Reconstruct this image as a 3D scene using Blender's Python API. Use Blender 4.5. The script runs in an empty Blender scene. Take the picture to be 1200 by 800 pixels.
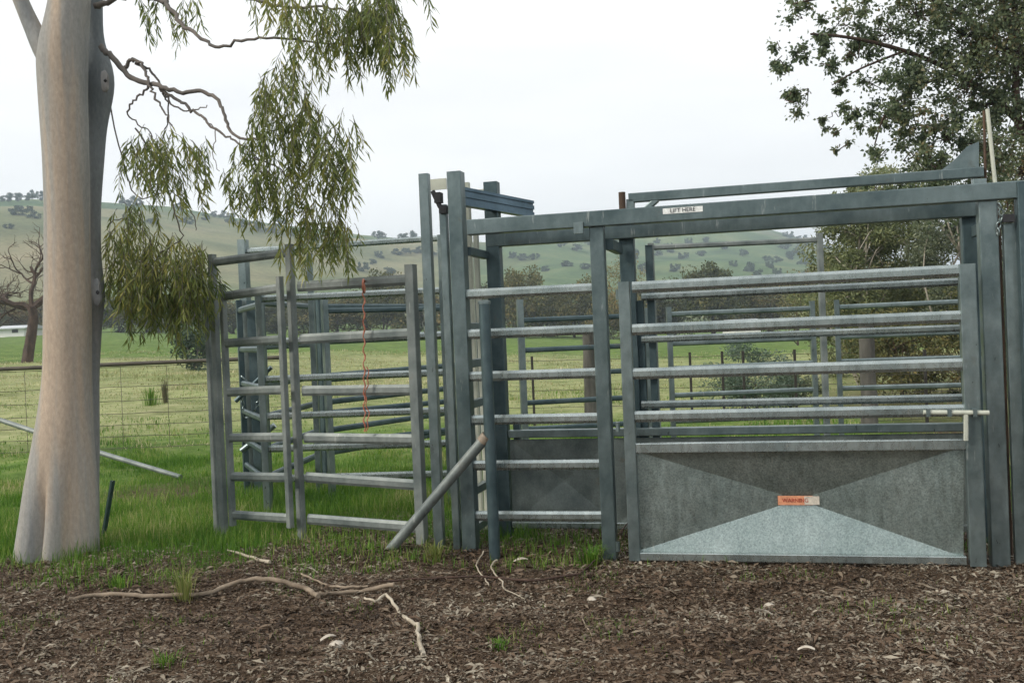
import bpy, math, random
import numpy as np
from mathutils import Vector, Matrix
random.seed(7); rng = np.random.default_rng(7)
R = math.radians

# ------------------------------------------------------------------ camera
F = 1167.0; EYE = 1.43
ROLL = R(2.4); PITCH = R(-0.49)
sc = bpy.context.scene
fwd = Vector((0, math.cos(PITCH), math.sin(PITCH)))
rt0 = Vector((1, 0, 0)); up0 = rt0.cross(fwd)
right = rt0 * math.cos(ROLL) - up0 * math.sin(ROLL)
upv = up0 * math.cos(ROLL) + rt0 * math.sin(ROLL)
CAM = Vector((0, 0, EYE))
cd = bpy.data.cameras.new('camera'); cam = bpy.data.objects.new('camera', cd)
sc.collection.objects.link(cam); sc.camera = cam
m = Matrix((right, upv, -fwd)).transposed().to_4x4(); m.translation = CAM
cam.matrix_world = m
cd.sensor_width = 36; cd.lens = 36 * F / 1200; cd.clip_start = 0.05; cd.clip_end = 6000

# ------------------------------------------------------------------ world, sun, exposure
SUN_AZ = math.atan2(-0.92, -0.38); SUN_EL = R(32)
w = bpy.data.worlds.new('World'); sc.world = w; w.use_nodes = True
nt = w.node_tree; nt.nodes.clear()
out = nt.nodes.new('ShaderNodeOutputWorld'); bg = nt.nodes.new('ShaderNodeBackground')
sky = nt.nodes.new('ShaderNodeTexSky'); sky.sky_type = 'NISHITA'; sky.sun_disc = False
sky.sun_elevation = SUN_EL; sky.sun_rotation = SUN_AZ
tc = nt.nodes.new('ShaderNodeTexCoord'); mp = nt.nodes.new('ShaderNodeMapping'); mp.inputs['Scale'].default_value = (1, 1, 5)
nz = nt.nodes.new('ShaderNodeTexNoise'); nz.inputs['Scale'].default_value = 1.8; nz.inputs['Detail'].default_value = 7; nz.inputs['Roughness'].default_value = 0.5
rp = nt.nodes.new('ShaderNodeValToRGB')
rp.color_ramp.elements[0].position = 0.30; rp.color_ramp.elements[0].color = (7.6, 7.65, 7.7, 1)
rp.color_ramp.elements[1].position = 0.72; rp.color_ramp.elements[1].color = (9.3, 9.3, 9.2, 1)
mx = nt.nodes.new('ShaderNodeMix'); mx.data_type = 'RGBA'; mx.inputs[0].default_value = 0.94
nt.links.new(tc.outputs['Generated'], mp.inputs['Vector']); nt.links.new(mp.outputs[0], nz.inputs['Vector'])
nt.links.new(nz.outputs['Fac'], rp.inputs[0]); nt.links.new(sky.outputs[0], mx.inputs[6]); nt.links.new(rp.outputs[0], mx.inputs[7])
nt.links.new(mx.outputs[2], bg.inputs['Color']); bg.inputs['Strength'].default_value = 0.10
nt.links.new(bg.outputs[0], out.inputs['Surface'])
sl = bpy.data.lights.new('sun', 'SUN'); sl.energy = 2.0; sl.angle = R(10); sl.color = (1, .93, .82)
so = bpy.data.objects.new('sun', sl); sc.collection.objects.link(so)
sdir = Vector((math.sin(SUN_AZ) * math.cos(SUN_EL), math.cos(SUN_AZ) * math.cos(SUN_EL), math.sin(SUN_EL)))
so.rotation_euler = sdir.to_track_quat('Z', 'Y').to_euler()
sc.view_settings.view_transform = 'Standard'; sc.view_settings.look = 'None'
sc.view_settings.exposure = 0.55; sc.view_settings.gamma = 1.0
sc.cycles.max_bounces = 6; sc.cycles.volume_bounces = 0; sc.cycles.transparent_max_bounces = 8
sc.cycles.use_adaptive_sampling = True; sc.cycles.adaptive_threshold = 0.02

# ------------------------------------------------------------------ projection helpers
def ray(px, py):
    d = fwd + right * ((px - 600) / F) - upv * ((py - 400) / F)
    return d
def at(px, py, Y):                 # point seen at a pixel, Y metres ahead
    d = ray(px, py); return CAM + d * (Y / d.y)
def on(px, py, A, n):              # on a vertical plane through A with normal n
    d = ray(px, py); t = (Vector(A) - CAM).dot(n) / d.dot(n); return CAM + d * t

# ------------------------------------------------------------------ numpy noise
def _hash(ix, iy, s):
    h = (ix * 374761393 + iy * 668265263 + s * 974634777) & 0xffffffff
    h = ((h ^ (h >> 13)) * 1274126177) & 0xffffffff
    return ((h ^ (h >> 16)) & 0xffff) / 65535.0
def vn(x, y, s=0):
    x = np.asarray(x, float); y = np.asarray(y, float)
    ix = np.floor(x).astype(np.int64); iy = np.floor(y).astype(np.int64)
    fx = x - ix; fy = y - iy; fx = fx * fx * (3 - 2 * fx); fy = fy * fy * (3 - 2 * fy)
    a = _hash(ix, iy, s); b = _hash(ix + 1, iy, s); c = _hash(ix, iy + 1, s); d = _hash(ix + 1, iy + 1, s)
    return (a + (b - a) * fx) * (1 - fy) + (c + (d - c) * fx) * fy
def fbm(x, y, s=0, o=4):
    v = 0; a = .5; t = 0
    for k in range(o):
        v = v + a * vn(np.asarray(x) * 2 ** k, np.asarray(y) * 2 ** k, s + k); t += a; a *= .5
    return v / t
def ss(a, b, x):
    t = np.clip((np.asarray(x, float) - a) / (b - a), 0, 1); return t * t * (3 - 2 * t)

# ------------------------------------------------------------------ terrain
def azel(px, py):
    d = ray(px, py); return math.atan2(d.x, d.y), d.z / math.hypot(d.x, d.y)
_ridge = [(-250, 232), (-100, 235), (0, 235), (40, 233), (120, 237), (200, 243), (260, 254), (330, 264), (420, 276), (480, 281), (540, 286), (575, 287), (600, 284), (660, 272), (720, 265), (800, 261), (850, 261), (900, 270), (960, 287), (1000, 298), (1060, 308), (1200, 315), (1450, 310)]
_ra = np.array([azel(a, b)[0] for a, b in _ridge]); _rt = np.array([azel(a, b)[1] for a, b in _ridge])
_rr = np.interp(np.array([a for a, b in _ridge]), [0, 420, 600, 760, 1200], [430, 520, 640, 760, 800])
_flat = [(-200, .030), (130, .030), (820, 0.0), (1400, 0.0)]
_fa = np.array([azel(a, 400)[0] for a, b in _flat]); _fs = np.array([b for a, b in _flat])
def gz(x, y):
    x = np.asarray(x, float); y = np.asarray(y, float)
    r = np.hypot(x, y); az = np.arctan2(x, y)
    s = np.interp(az, _fa, _fs)
    z = s * np.clip(r - 10, 0, 150) * ss(10, 16, r)
    rt_ = np.interp(az, _ra, _rt); rr = np.interp(az, _ra, _rr)
    H = EYE + rt_ * rr
    behind = ss(1.0, 1.8, np.abs(az)); H = H * (1 - behind) + 25 * behind
    k = np.clip((r - 170) / (rr - 170), 0, 1)
    prof = k * k * (3 - 2 * k) * .45 + k * .55
    und = (fbm(x / 90, y / 90, 5, 3) - .5) * 16 * np.sin(np.pi * np.clip(k, 0, 1)) * 1.0
    z = np.where(r > 170, z + (H - z) * prof + und, z)
    z = np.where(r > rr, H - (r - rr) * 0.12, z)
    near = (fbm(x * .9, y * .9, 11, 4) - .5) * .14 * ss(.5, 3, r) * (1 - ss(120, 170, r))
    fine = (fbm(x * 7, y * 7, 31, 3) - .5) * .06 * (1 - ss(10, 14, r))
    far = (fbm(x / 9, y / 9, 3, 3) - .5) * .5 * ss(14, 40, r)
    return z + near + fine + far * (1 - ss(100, 170, r))
def gh(x, y): return float(gz(x, y))
def gp(px, py, lo=2.0, hi=1400.0):
    d = ray(px, py); t = lo
    while t < hi:
        p = CAM + d * t
        if p.z < gh(p.x, p.y): break
        t *= 1.01
    a, b = t / 1.01, t
    for _ in range(12):
        c = (a + b) / 2; p = CAM + d * c
        if p.z < gh(p.x, p.y): b = c
        else: a = c
    p = CAM + d * b; return Vector((p.x, p.y, gh(p.x, p.y)))
def litter_mask(x, y):
    n = fbm(x * .8, y * .8, 21, 3) - .5
    edge = 7.0 - .35 * ss(-1.2, -.4, x) + n * 1.5
    l = 1 - ss(edge - .55, edge + .45, y)
    patch = np.exp(-(((x + 3.5) / .8) ** 2 + ((y - 9.6) / .8) ** 2)) * 1.2 + np.exp(-(((x + .9) / .8) ** 2 + ((y - 7.4) / .5) ** 2)) * .8
    race = ss(-.2, .3, x) * (1 - ss(3.6, 4.2, x)) * (1 - ss(8.6, 10.5, y)) * .75
    right_ = ss(3.5, 5.0, x - (y - 8) * .1) * (1 - ss(15, 26, y)) * .7
    return np.clip(np.maximum(np.maximum(l, patch * (n + .6)), np.maximum(race, right_ )), 0, 1)
def lush_mask(x, y):
    r = np.hypot(x, y); n = fbm(x * .5, y * .5, 41, 4)
    a = (1 - ss(8.5, 13, r + (n - .5) * 4))
    return np.clip(np.maximum(a, ss(.5, .72, n) * .6), 0, 1)

# ------------------------------------------------------------------ object helpers
def link(o): sc.collection.objects.link(o); return o
def tag(o, label=None, cat=None, group=None, kind=None):
    if label: o['label'] = label
    if cat: o['category'] = cat
    if group: o['group'] = group
    if kind: o['kind'] = kind
    return o
def empty(name, loc, label, cat, group=None):
    o = bpy.data.objects.new(name, None); o.empty_display_size = .1; o.location = loc; link(o)
    return tag(o, label, cat, group)
def wloc(o):
    v = Vector((0, 0, 0))
    while o: v += o.location; o = o.parent
    return v
def npmesh(name, V, Fc, mat, parent=None, smooth=False, loc=None):
    """V (n,3), Fc (m,k) integer array, in world coordinates"""
    V = np.asarray(V, np.float32); Fc = np.asarray(Fc, np.int32)
    org = np.array(wloc(parent) if parent else (loc if loc is not None else (0, 0, 0)), np.float32)
    me = bpy.data.meshes.new(name); k = Fc.shape[1]; n = len(Fc)
    me.vertices.add(len(V)); me.vertices.foreach_set('co', (V - org).ravel())
    me.loops.add(n * k); me.loops.foreach_set('vertex_index', Fc.ravel())
    me.polygons.add(n); me.polygons.foreach_set('loop_start', np.arange(n, dtype=np.int32) * k)
    try: me.polygons.foreach_set('loop_total', np.full(n, k, np.int32))
    except Exception: pass
    if smooth: me.polygons.foreach_set('use_smooth', np.ones(n, bool))
    me.update(calc_edges=True); me.validate()
    me.materials.append(mat)
    o = bpy.data.objects.new(name, me); link(o)
    if parent: o.parent = parent
    elif loc is not None: o.location = loc
    return o
class MB:
    def __init__(s): s.v = []; s.f = []; s.rd = False
    def extrude(s, prof, p0, p1, up):
        p0 = Vector(p0); p1 = Vector(p1); d = (p1 - p0).normalized(); up = Vector(up)
        side = d.cross(up).normalized(); u = side.cross(d).normalized()
        b = len(s.v); n = len(prof)
        for p in (p0, p1):
            for a, c in prof: s.v.append(p + side * a + u * c)
        for i in range(n): j = (i + 1) % n; s.f.append((b + i, b + j, b + n + j, b + n + i))
        s.f.append(tuple(b + i for i in reversed(range(n)))); s.f.append(tuple(b + n + i for i in range(n)))
        return s
    def box(s, c, x, y, z):        # centre and three half-axis vectors
        c, x, y, z = map(Vector, (c, x, y, z)); b = len(s.v)
        for k in (-1, 1):
            for j in (-1, 1):
                for i in (-1, 1): s.v.append(c + x * i + y * j + z * k)
        for q in ((0, 2, 3, 1), (4, 5, 7, 6), (0, 1, 5, 4), (2, 6, 7, 3), (0, 4, 6, 2), (1, 3, 7, 5)): s.f.append(tuple(b + i for i in q))
        return s
    def tube(s, pts, rad, n=8, caps=True, jit=0):
        pts = [Vector(p) for p in pts]; N = len(pts)
        if not hasattr(rad, '__len__'): rad = [rad] * N
        s.rd = True; b = len(s.v); ref = Vector((.31, .2, .93))
        for i, p in enumerate(pts):
            t = (pts[min(i + 1, N - 1)] - pts[max(i - 1, 0)]).normalized()
            a = t.cross(ref)
            if a.length < .05: a = t.cross(Vector((1, 0, 0)))
            a.normalize(); c = t.cross(a).normalized()
            for k in range(n):
                th = 2 * math.pi * k / n; rr = rad[i] * (1 + (random.random() - .5) * jit)
                s.v.append(p + a * math.cos(th) * rr + c * math.sin(th) * rr)
        for i in range(N - 1):
            for k in range(n):
                j = (k + 1) % n; s.f.append((b + i * n + k, b + i * n + j, b + (i + 1) * n + j, b + (i + 1) * n + k))
        if caps:
            s.f.append(tuple(b + k for k in reversed(range(n)))); s.f.append(tuple(b + (N - 1) * n + k for k in range(n)))
        return s
    def build(s, name, mat, parent=None, smooth=True, angle=None, loc=None):
        angle = angle or (60 if s.rd else 20)
        org = wloc(parent) if parent else Vector(loc if loc is not None else (0, 0, 0))
        me = bpy.data.meshes.new(name); me.from_pydata([tuple(v - org) for v in s.v], [], s.f); me.update()
        if smooth:
            me.polygons.foreach_set('use_smooth', [True] * len(me.polygons)); me.set_sharp_from_angle(angle=R(angle))
        me.materials.append(mat); o = bpy.data.objects.new(name, me); link(o)
        if parent: o.parent = parent
        elif loc is not None: o.location = loc
        return o
def rect(w_, h_, c=.006):
    a, b = w_ / 2, h_ / 2
    return [(-a + c, -b), (a - c, -b), (a - c * .3, -b + c * .3), (a, -b + c), (a, b - c), (a - c * .3, b - c * .3), (a - c, b), (-a + c, b), (-a + c * .3, b - c * .3), (-a, b - c), (-a, -b + c), (-a + c * .3, -b + c * .3)]
def oval(w_, h_):
    a, b = w_ / 2, h_ / 2; c = h_ * .27
    pr = [(-a, -b + c), (-a * .42, -b), (a * .42, -b), (a, -b + c)]
    return pr + [(x, -y) for x, y in reversed(pr)]
Z = Vector((0, 0, 1))
def smoothpts(P, n=5):
    P = [Vector(p) for p in P]; out_ = []
    for i in range(len(P) - 1):
        a = P[max(i - 1, 0)]; b = P[i]; c = P[i + 1]; d = P[min(i + 2, len(P) - 1)]
        for k in range(n):
            t = k / n
            out_.append(.5 * ((2 * b) + (c - a) * t + (2 * a - 5 * b + 4 * c - d) * t * t + (3 * b - a - 3 * c + d) * t ** 3))
    out_.append(P[-1]); return out_

# ------------------------------------------------------------------ materials
def mat(name): 
    m_ = bpy.data.materials.new(name); m_.use_nodes = True; m_.node_tree.nodes.clear(); return m_, m_.node_tree
def ramp(t, stops):
    r = t.nodes.new('ShaderNodeValToRGB'); e = r.color_ramp.elements
    e[0].position, e[0].color = stops[0][0], (*stops[0][1], 1); e[1].position, e[1].color = stops[-1][0], (*stops[-1][1], 1)
    for p, c in stops[1:-1]: x = e.new(p); x.color = (*c, 1)
    return r
def noise(t, scale, detail=5, rough=.6, vec=None, sc3=None, coord='Object'):
    n = t.nodes.new('ShaderNodeTexNoise'); n.inputs['Scale'].default_value = scale; n.inputs['Detail'].default_value = detail; n.inputs['Roughness'].default_value = rough
    c = t.nodes.new('ShaderNodeTexCoord'); src = c.outputs[coord] if vec is None else vec
    if sc3:
        mpp = t.nodes.new('ShaderNodeMapping'); mpp.inputs['Scale'].default_value = sc3; t.links.new(src, mpp.inputs['Vector']); src = mpp.outputs[0]
    t.links.new(src, n.inputs['Vector']); return n
def mixc(t, fac, a, b, mode='MIX'):
    x = t.nodes.new('ShaderNodeMix'); x.data_type = 'RGBA'; x.blend_type = mode
    for inp, v in ((0, fac), (6, a), (7, b)):
        if hasattr(v, 'is_linked') or hasattr(v, 'links'): t.links.new(v, x.inputs[inp])
        elif inp == 0: x.inputs[0].default_value = v
        else: x.inputs[inp].default_value = (*v, 1)
    return x.outputs[2]
def mth(t, op, a, b=None, clamp=False):
    x = t.nodes.new('ShaderNodeMath'); x.operation = op; x.use_clamp = clamp
    for i, v in enumerate((a, b)):
        if v is None: continue
        if hasattr(v, 'links'): t.links.new(v, x.inputs[i])
        else: x.inputs[i].default_value = v
    return x.outputs[0]
def finish(t, col, rough=.8, metal=0, bump=None, bs=.3, bd=.01, spec=.5, trans=None):
    p = t.nodes.new('ShaderNodeBsdfPrincipled'); o = t.nodes.new('ShaderNodeOutputMaterial')
    for k, v in (('Base Color', col), ('Roughness', rough), ('Metallic', metal)):
        if hasattr(v, 'links'): t.links.new(v, p.inputs[k])
        elif k == 'Base Color': p.inputs[k].default_value = (*v, 1)
        else: p.inputs[k].default_value = v
    p.inputs['Specular IOR Level'].default_value = spec
    if bump is not None:
        b = t.nodes.new('ShaderNodeBump'); b.inputs['Strength'].default_value = bs; b.inputs['Distance'].default_value = bd
        t.links.new(bump, b.inputs['Height']); t.links.new(b.outputs[0], p.inputs['Normal'])
    if trans:
        tr = t.nodes.new('ShaderNodeBsdfTranslucent'); mxs = t.nodes.new('ShaderNodeMixShader'); mxs.inputs[0].default_value = trans
        if hasattr(col, 'links'): t.links.new(col, tr.inputs['Color'])
        t.links.new(p.outputs[0], mxs.inputs[1]); t.links.new(tr.outputs[0], mxs.inputs[2]); t.links.new(mxs.outputs[0], o.inputs['Surface'])
    else: t.links.new(p.outputs[0], o.inputs['Surface'])
    return p
def galv(name, c1, c2, metal=.55, rough=.45, rust=0.0, spangle=0.0, drip=0.0):
    m_, t = mat(name)
    n1 = noise(t, 3.0, 6, .65, coord='Object'); r1 = ramp(t, [(.35, c1), (.68, c2)]); t.links.new(n1.outputs['Fac'], r1.inputs[0]); col = r1.outputs[0]
    n2 = noise(t, 30, 3, .6, sc3=(1, 1, .35)); r2 = ramp(t, [(.3, (.86, .86, .86)), (.7, (1.1, 1.1, 1.1))]); t.links.new(n2.outputs['Fac'], r2.inputs[0])
    col = mixc(t, .8, col, r2.outputs[0], 'MULTIPLY')
    if spangle:
        v = t.nodes.new('ShaderNodeTexVoronoi'); v.inputs['Scale'].default_value = 130; c = t.nodes.new('ShaderNodeTexCoord'); t.links.new(c.outputs['Object'], v.inputs['Vector'])
        r3 = ramp(t, [(0, (.55, .55, .55)), (1, (1.5, 1.5, 1.5))]); t.links.new(v.outputs['Color'], r3.inputs[0]); col = mixc(t, spangle, col, r3.outputs[0], 'MULTIPLY')
    if drip:
        n4 = noise(t, 9, 3, .6, sc3=(3.2, 3.2, .6)); r4 = ramp(t, [(.66, (0, 0, 0)), (.74, (1, 1, 1))]); t.links.new(n4.outputs['Fac'], r4.inputs[0])
        col = mixc(t, mth(t, 'MULTIPLY', r4.outputs[0], drip), col, (.62, .64, .60))
    n3 = noise(t, 7, 5, .7); r3 = ramp(t, [(.62, (0, 0, 0)), (.72, (1, 1, 1))]); t.links.new(n3.outputs['Fac'], r3.inputs[0])
    col = mixc(t, mth(t, 'MULTIPLY', r3.outputs[0], rust), col, (.13, .10, .06))
    rr = mth(t, 'MULTIPLY_ADD', n2.outputs['Fac'], .25); 
    rr.node.inputs[2].default_value = rough - .12
    finish(t, col, rr, metal, n1.outputs['Fac'], .12, .003)
    return m_
M = {}
M['galv'] = galv('galvanised_steel', (.135, .178, .182), (.28, .335, .335), .72, .32, .25, drip=.35)
M['rail'] = galv('galvanised_rail', (.27, .32, .32), (.46, .51, .50), .82, .27, .06, drip=.4)
M['weath'] = galv('weathered_steel', (.11, .135, .133), (.27, .295, .28), .4, .55, .45, drip=.35)
M['frame'] = galv('teal_grey_steel', (.08, .115, .12), (.185, .235, .238), .65, .34, .3, drip=.35)
M['dark'] = galv('weathered_shaded_steel', (.040, .070, .080), (.105, .15, .16), .5, .42, .35)  # weathered blue-green steel; receding panel's shade and sky tint also put in colour
M['sheet'] = galv('galvanised_sheet', (.28, .345, .33), (.40, .465, .445), .85, .32, .05, spangle=.6, drip=.35)
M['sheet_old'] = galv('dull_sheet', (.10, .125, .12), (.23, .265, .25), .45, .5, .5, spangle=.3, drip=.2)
M['cream'] = galv('cream_plate', (.45, .47, .40), (.60, .62, .52), .1, .6, .3)
M['rusty'] = galv('rusty_iron', (.05, .032, .022), (.14, .08, .045), .2, .75, .3)
M['black'] = galv('black_iron', (.015, .016, .018), (.045, .045, .05), .3, .5, .2)

def leafmat(name, stops, rough=.5, trans=.3, spec=.4, patch=None, oi=0, amp=1.0):
    m_, t = mat(name); ob = t.nodes.new('ShaderNodeObjectInfo'); g = t.nodes.new('ShaderNodeNewGeometry'); r = ramp(t, stops)
    n = noise(t, patch or 1.2, 3, .5)
    f = mth(t, 'ADD', mth(t, 'MULTIPLY', g.outputs['Random Per Island'], .6), mth(t, 'MULTIPLY', mth(t, 'SUBTRACT', n.outputs['Fac'], .3), amp), False)
    f = mth(t, 'ADD', f, mth(t, 'MULTIPLY', mth(t, 'SUBTRACT', ob.outputs['Random'], .5), oi), True)
    t.links.new(f, r.inputs[0]); finish(t, r.outputs[0], rough, 0, spec=spec, trans=trans); return m_
M['gumleaf'] = leafmat('hanging_gum_leaf', [(0, (.05, .085, .022)), (.3, (.12, .165, .042)), (.6, (.22, .255, .065)), (1, (.40, .35, .10))], .40, .48)
M['bluegum'] = leafmat('round_gum_leaf', [(0, (.05, .075, .045)), (.35, (.12, .165, .09)), (.7, (.22, .26, .14)), (1, (.30, .19, .09))], .38, .5)
M['olive'] = leafmat('olive_leaf', [(0, (.06, .082, .038)), (.35, (.14, .175, .078)), (.7, (.25, .275, .125)), (1, (.38, .35, .17))], .55, .3)
M['greygreen'] = leafmat('grey_green_leaf', [(0, (.055, .075, .048)), (.5, (.13, .16, .095)), (1, (.24, .26, .16))], .6, .25)
M['midtree'] = leafmat('paddock_tree_leaf', [(0, (.05, .065, .03)), (.4, (.12, .13, .05)), (.75, (.22, .19, .075)), (1, (.30, .21, .09))], .7, .3, .2, .25, .5)
M['fartree'] = leafmat('hazed_tree_leaf', [(0, (.03, .055, .038)), (1, (.10, .14, .085))], .8, .1, .2, .2)  # distance haze put into the leaf colour, lighter and bluer
M['shrub'] = leafmat('saltbush_leaf', [(0, (.07, .11, .075)), (.6, (.15, .21, .15)), (1, (.26, .33, .25))], .6, .25)
M['grass'] = leafmat('green_grass', [(0, (.035, .10, .010)), (.45, (.08, .19, .018)), (.74, (.16, .28, .035)), (.9, (.34, .36, .12)), (1, (.5, .44, .24))], .6, .4, .25, .8, 0, 1.35)
M['litter'] = leafmat('leaf_litter', [(0, (.014, .010, .007)), (.22, (.05, .033, .022)), (.42, (.10, .064, .040)), (.62, (.155, .115, .080)), (.80, (.22, .19, .145)), (.93, (.36, .32, .25)), (1, (.66, .60, .48))], .7, .0, .25, .9, 0, 1.2)
def bark(name, stops, scale=2.2, stretch=.12, rough=.75, bs=.35, fine=30):
    m_, t = mat(name)
    n1 = noise(t, scale, 6, .55, sc3=(1, 1, stretch)); r = ramp(t, stops); t.links.new(n1.outputs['Fac'], r.inputs[0])
    n2 = noise(t, fine, 5, .7, sc3=(1, 1, .4)); r2 = ramp(t, [(.3, (.8, .8, .8)), (.7, (1.12, 1.12, 1.12))]); t.links.new(n2.outputs['Fac'], r2.inputs[0])
    finish(t, mixc(t, 1, r.outputs[0], r2.outputs[0], 'MULTIPLY'), rough, 0, n2.outputs['Fac'], bs, .004, .25); return m_
M['trunk'] = bark('smooth_gum_bark', [(.28, (.17, .19, .195)), (.43, (.25, .255, .25)), (.54, (.33, .315, .285)), (.62, (.43, .345, .265)), (.70, (.46, .365, .28)), (.85, (.38, .37, .35))], 3.6, .05, fine=55)
M['limb'] = bark('grey_limb_bark', [(.35, (.09, .085, .08)), (.7, (.22, .19, .165))], 6, .5)
M['redlimb'] = bark('red_limb_bark', [(.35, (.045, .03, .022)), (.7, (.11, .068, .048))], 6, .5)
M['pale'] = bark('pale_limb_bark', [(.35, (.22, .2, .16)), (.7, (.46, .42, .35))], 6, .5)
M['deadwood'] = bark('dead_tree_bark', [(.35, (.05, .035, .028)), (.7, (.12, .08, .06))], 5, .5)
M['stick'] = bark('bleached_stick', [(.3, (.14, .105, .075)), (.7, (.36, .29, .215))], 8, 1)
M['palestick'] = bark('white_stick', [(.3, (.28, .24, .18)), (.7, (.54, .48, .38))], 8, 1)
M['darkstick'] = bark('dark_stick', [(.3, (.03, .02, .015)), (.7, (.10, .06, .045))], 8, 1)
M['timber'] = bark('weathered_timber', [(.3, (.05, .048, .042)), (.7, (.17, .16, .14))], 7, .12)
M['stone'] = bark('pale_stone', [(.3, (.38, .33, .27)), (.7, (.6, .55, .47))], 20, 1)
M['stem2'] = bark('blue_grey_gum_bark', [(.30, (.13, .15, .16)), (.5, (.20, .215, .22)), (.65, (.28, .265, .25)), (.8, (.34, .33, .31))], 4, .06, fine=55)
def plain(name, c, rough=.6, metal=0):
    m_, t = mat(name); n = noise(t, 40, 4); r = ramp(t, [(.3, tuple(x * .75 for x in c)), (.7, tuple(min(1, x * 1.2) for x in c))]); t.links.new(n.outputs['Fac'], r.inputs[0]); finish(t, r.outputs[0], rough, metal); return m_
M['orange'] = plain('orange_webbing', (.42, .15, .09)); M['picket'] = plain('green_picket_paint', (.018, .05, .042), .5)
M['pipe'] = galv('fence_pipe', (.05, .043, .032), (.10, .085, .065), .3, .6, .5); M['wire'] = plain('fence_wire', (.10, .09, .07), .5, .5)
M['decal'] = plain('white_decal', (.80, .82, .80), .5); M['ink'] = plain('dark_ink', (.03, .035, .04), .6)
M['odecal'] = plain('orange_decal', (.62, .27, .15), .5); M['oink'] = plain('red_ink', (.35, .05, .03), .5); M['worn'] = plain('worn_decal', (.55, .50, .42), .6)
M['whitewall'] = plain('white_wall', (.75, .75, .72)); M['tinroof'] = plain('pale_tin_roof', (.55, .58, .60), .4, .3)

# ground material
gm, t = mat('paddock_ground')
at_ = t.nodes.new('ShaderNodeAttribute'); at_.attribute_name = 'mask'; sep = t.nodes.new('ShaderNodeSeparateColor'); t.links.new(at_.outputs['Color'], sep.inputs[0])
nA = noise(t, .16, 9, .62); nB = noise(t, 2.2, 8, .7); nC = noise(t, 26, 6, .75); nD = noise(t, .035, 9, .6)
rG = ramp(t, [(.30, (.05, .095, .018)), (.50, (.105, .17, .035)), (.68, (.19, .23, .075))]); t.links.new(nB.outputs['Fac'], rG.inputs[0])
rD = ramp(t, [(.30, (.20, .215, .09)), (.5, (.32, .32, .16)), (.7, (.44, .41, .25))]); t.links.new(nB.outputs['Fac'], rD.inputs[0])
dry = mth(t, 'MULTIPLY', mth(t, 'ADD', sep.outputs[2], mth(t, 'MULTIPLY', mth(t, 'SUBTRACT', nA.outputs['Fac'], .5), 1.5)), 1.0, True)
c1 = mixc(t, dry, rG.outputs[0], rD.outputs[0])
rL = ramp(t, [(.28, (.018, .012, .008)), (.45, (.06, .040, .026)), (.6, (.12, .085, .058)), (.75, (.22, .175, .125))]); t.links.new(nC.outputs['Fac'], rL.inputs[0])
lm = mth(t, 'ADD', sep.outputs[0], mth(t, 'MULTIPLY', mth(t, 'SUBTRACT', nB.outputs['Fac'], .5), .8), True)
c2 = mixc(t, lm, c1, rL.outputs[0])
rH = ramp(t, [(.32, (.045, .085, .035)), (.5, (.09, .145, .055)), (.68, (.165, .20, .085))]); t.links.new(nD.outputs['Fac'], rH.inputs[0])
rT = ramp(t, [(.32, (.17, .165, .085)), (.5, (.26, .225, .13)), (.7, (.34, .29, .18))]); t.links.new(nD.outputs['Fac'], rT.inputs[0])
at2 = t.nodes.new('ShaderNodeAttribute'); at2.attribute_name = 'hill'; sp2 = t.nodes.new('ShaderNodeSeparateColor'); t.links.new(at2.outputs['Color'], sp2.inputs[0])
hillc = mixc(t, sp2.outputs[1], rH.outputs[0], rT.outputs[0])
c3 = mixc(t, sp2.outputs[0], c2, hillc)
nE = noise(t, .7, 5, .7); rE = ramp(t, [(.35, (.78, .78, .78)), (.65, (1.15, 1.15, 1.15))]); t.links.new(nE.outputs['Fac'], rE.inputs[0])
finish(t, mixc(t, 1, c3, rE.outputs[0], 'MULTIPLY'), .95, 0, nC.outputs['Fac'], .6, .02, .1)

# ------------------------------------------------------------------ ground sheet (paddock and hills in one)
rings = [0.0] + list(np.geomspace(1.0, 2.6, 8)[:-1]) + list(np.geomspace(2.6, 1500, 400))
fa = np.linspace(R(-36), R(36), 330); ba = np.linspace(R(36), R(324), 60)[1:-1]
ang = np.concatenate([fa, ba]); NA = len(ang)
rr = np.array(rings[1:]); X = np.outer(rr, np.sin(ang)).ravel(); Y = np.outer(rr, np.cos(ang)).ravel()
azs = np.arctan2(X, Y); Zg = gz(X, Y)
V = np.stack([X, Y, Zg], 1); V = np.vstack([V, [[0, 0, gh(0, 0)]]])
i = np.arange(len(rr) - 1)[:, None]; j = np.arange(NA)[None, :]; jn = (j + 1) % NA
Fq = np.stack([(i * NA + j), (i * NA + jn), ((i + 1) * NA + jn), ((i + 1) * NA + j)], -1).reshape(-1, 4)[:, ::-1]
ground = npmesh('ground', V, Fq, gm, None, True); tag(ground, kind='structure')
Rg = np.hypot(X, Y)
dryg = ss(13, 18, Rg) * (1 - ss(42, 52, Rg + (fbm(X / 10, Y / 10, 9) - .5) * 20)) * .85 - .25 * (1 - ss(40, 60, Rg))
dryg = np.where(Rg > 52, -.35, dryg) * 1.0
nl = len(V)
col = np.zeros((nl, 4), np.float32); col[:, 3] = 1
col[:-1, 0] = litter_mask(X, Y) * (Rg < 60) * 1.3 - .35 * (Rg > 14); col[-1, 0] = 1
col[:-1, 1] = lush_mask(X, Y); col[:-1, 2] = dryg
a_ = ground.data.color_attributes.new('mask', 'FLOAT_COLOR', 'POINT'); a_.data.foreach_set('color', col.ravel())
hc = np.zeros((nl, 4), np.float32); hc[:, 3] = 1
hc[:-1, 0] = ss(160, 200, Rg)
H = EYE + np.interp(azs, _ra, _rt) * np.interp(azs, _ra, _rr)
rel = Zg / np.maximum(H, 1)
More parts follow.
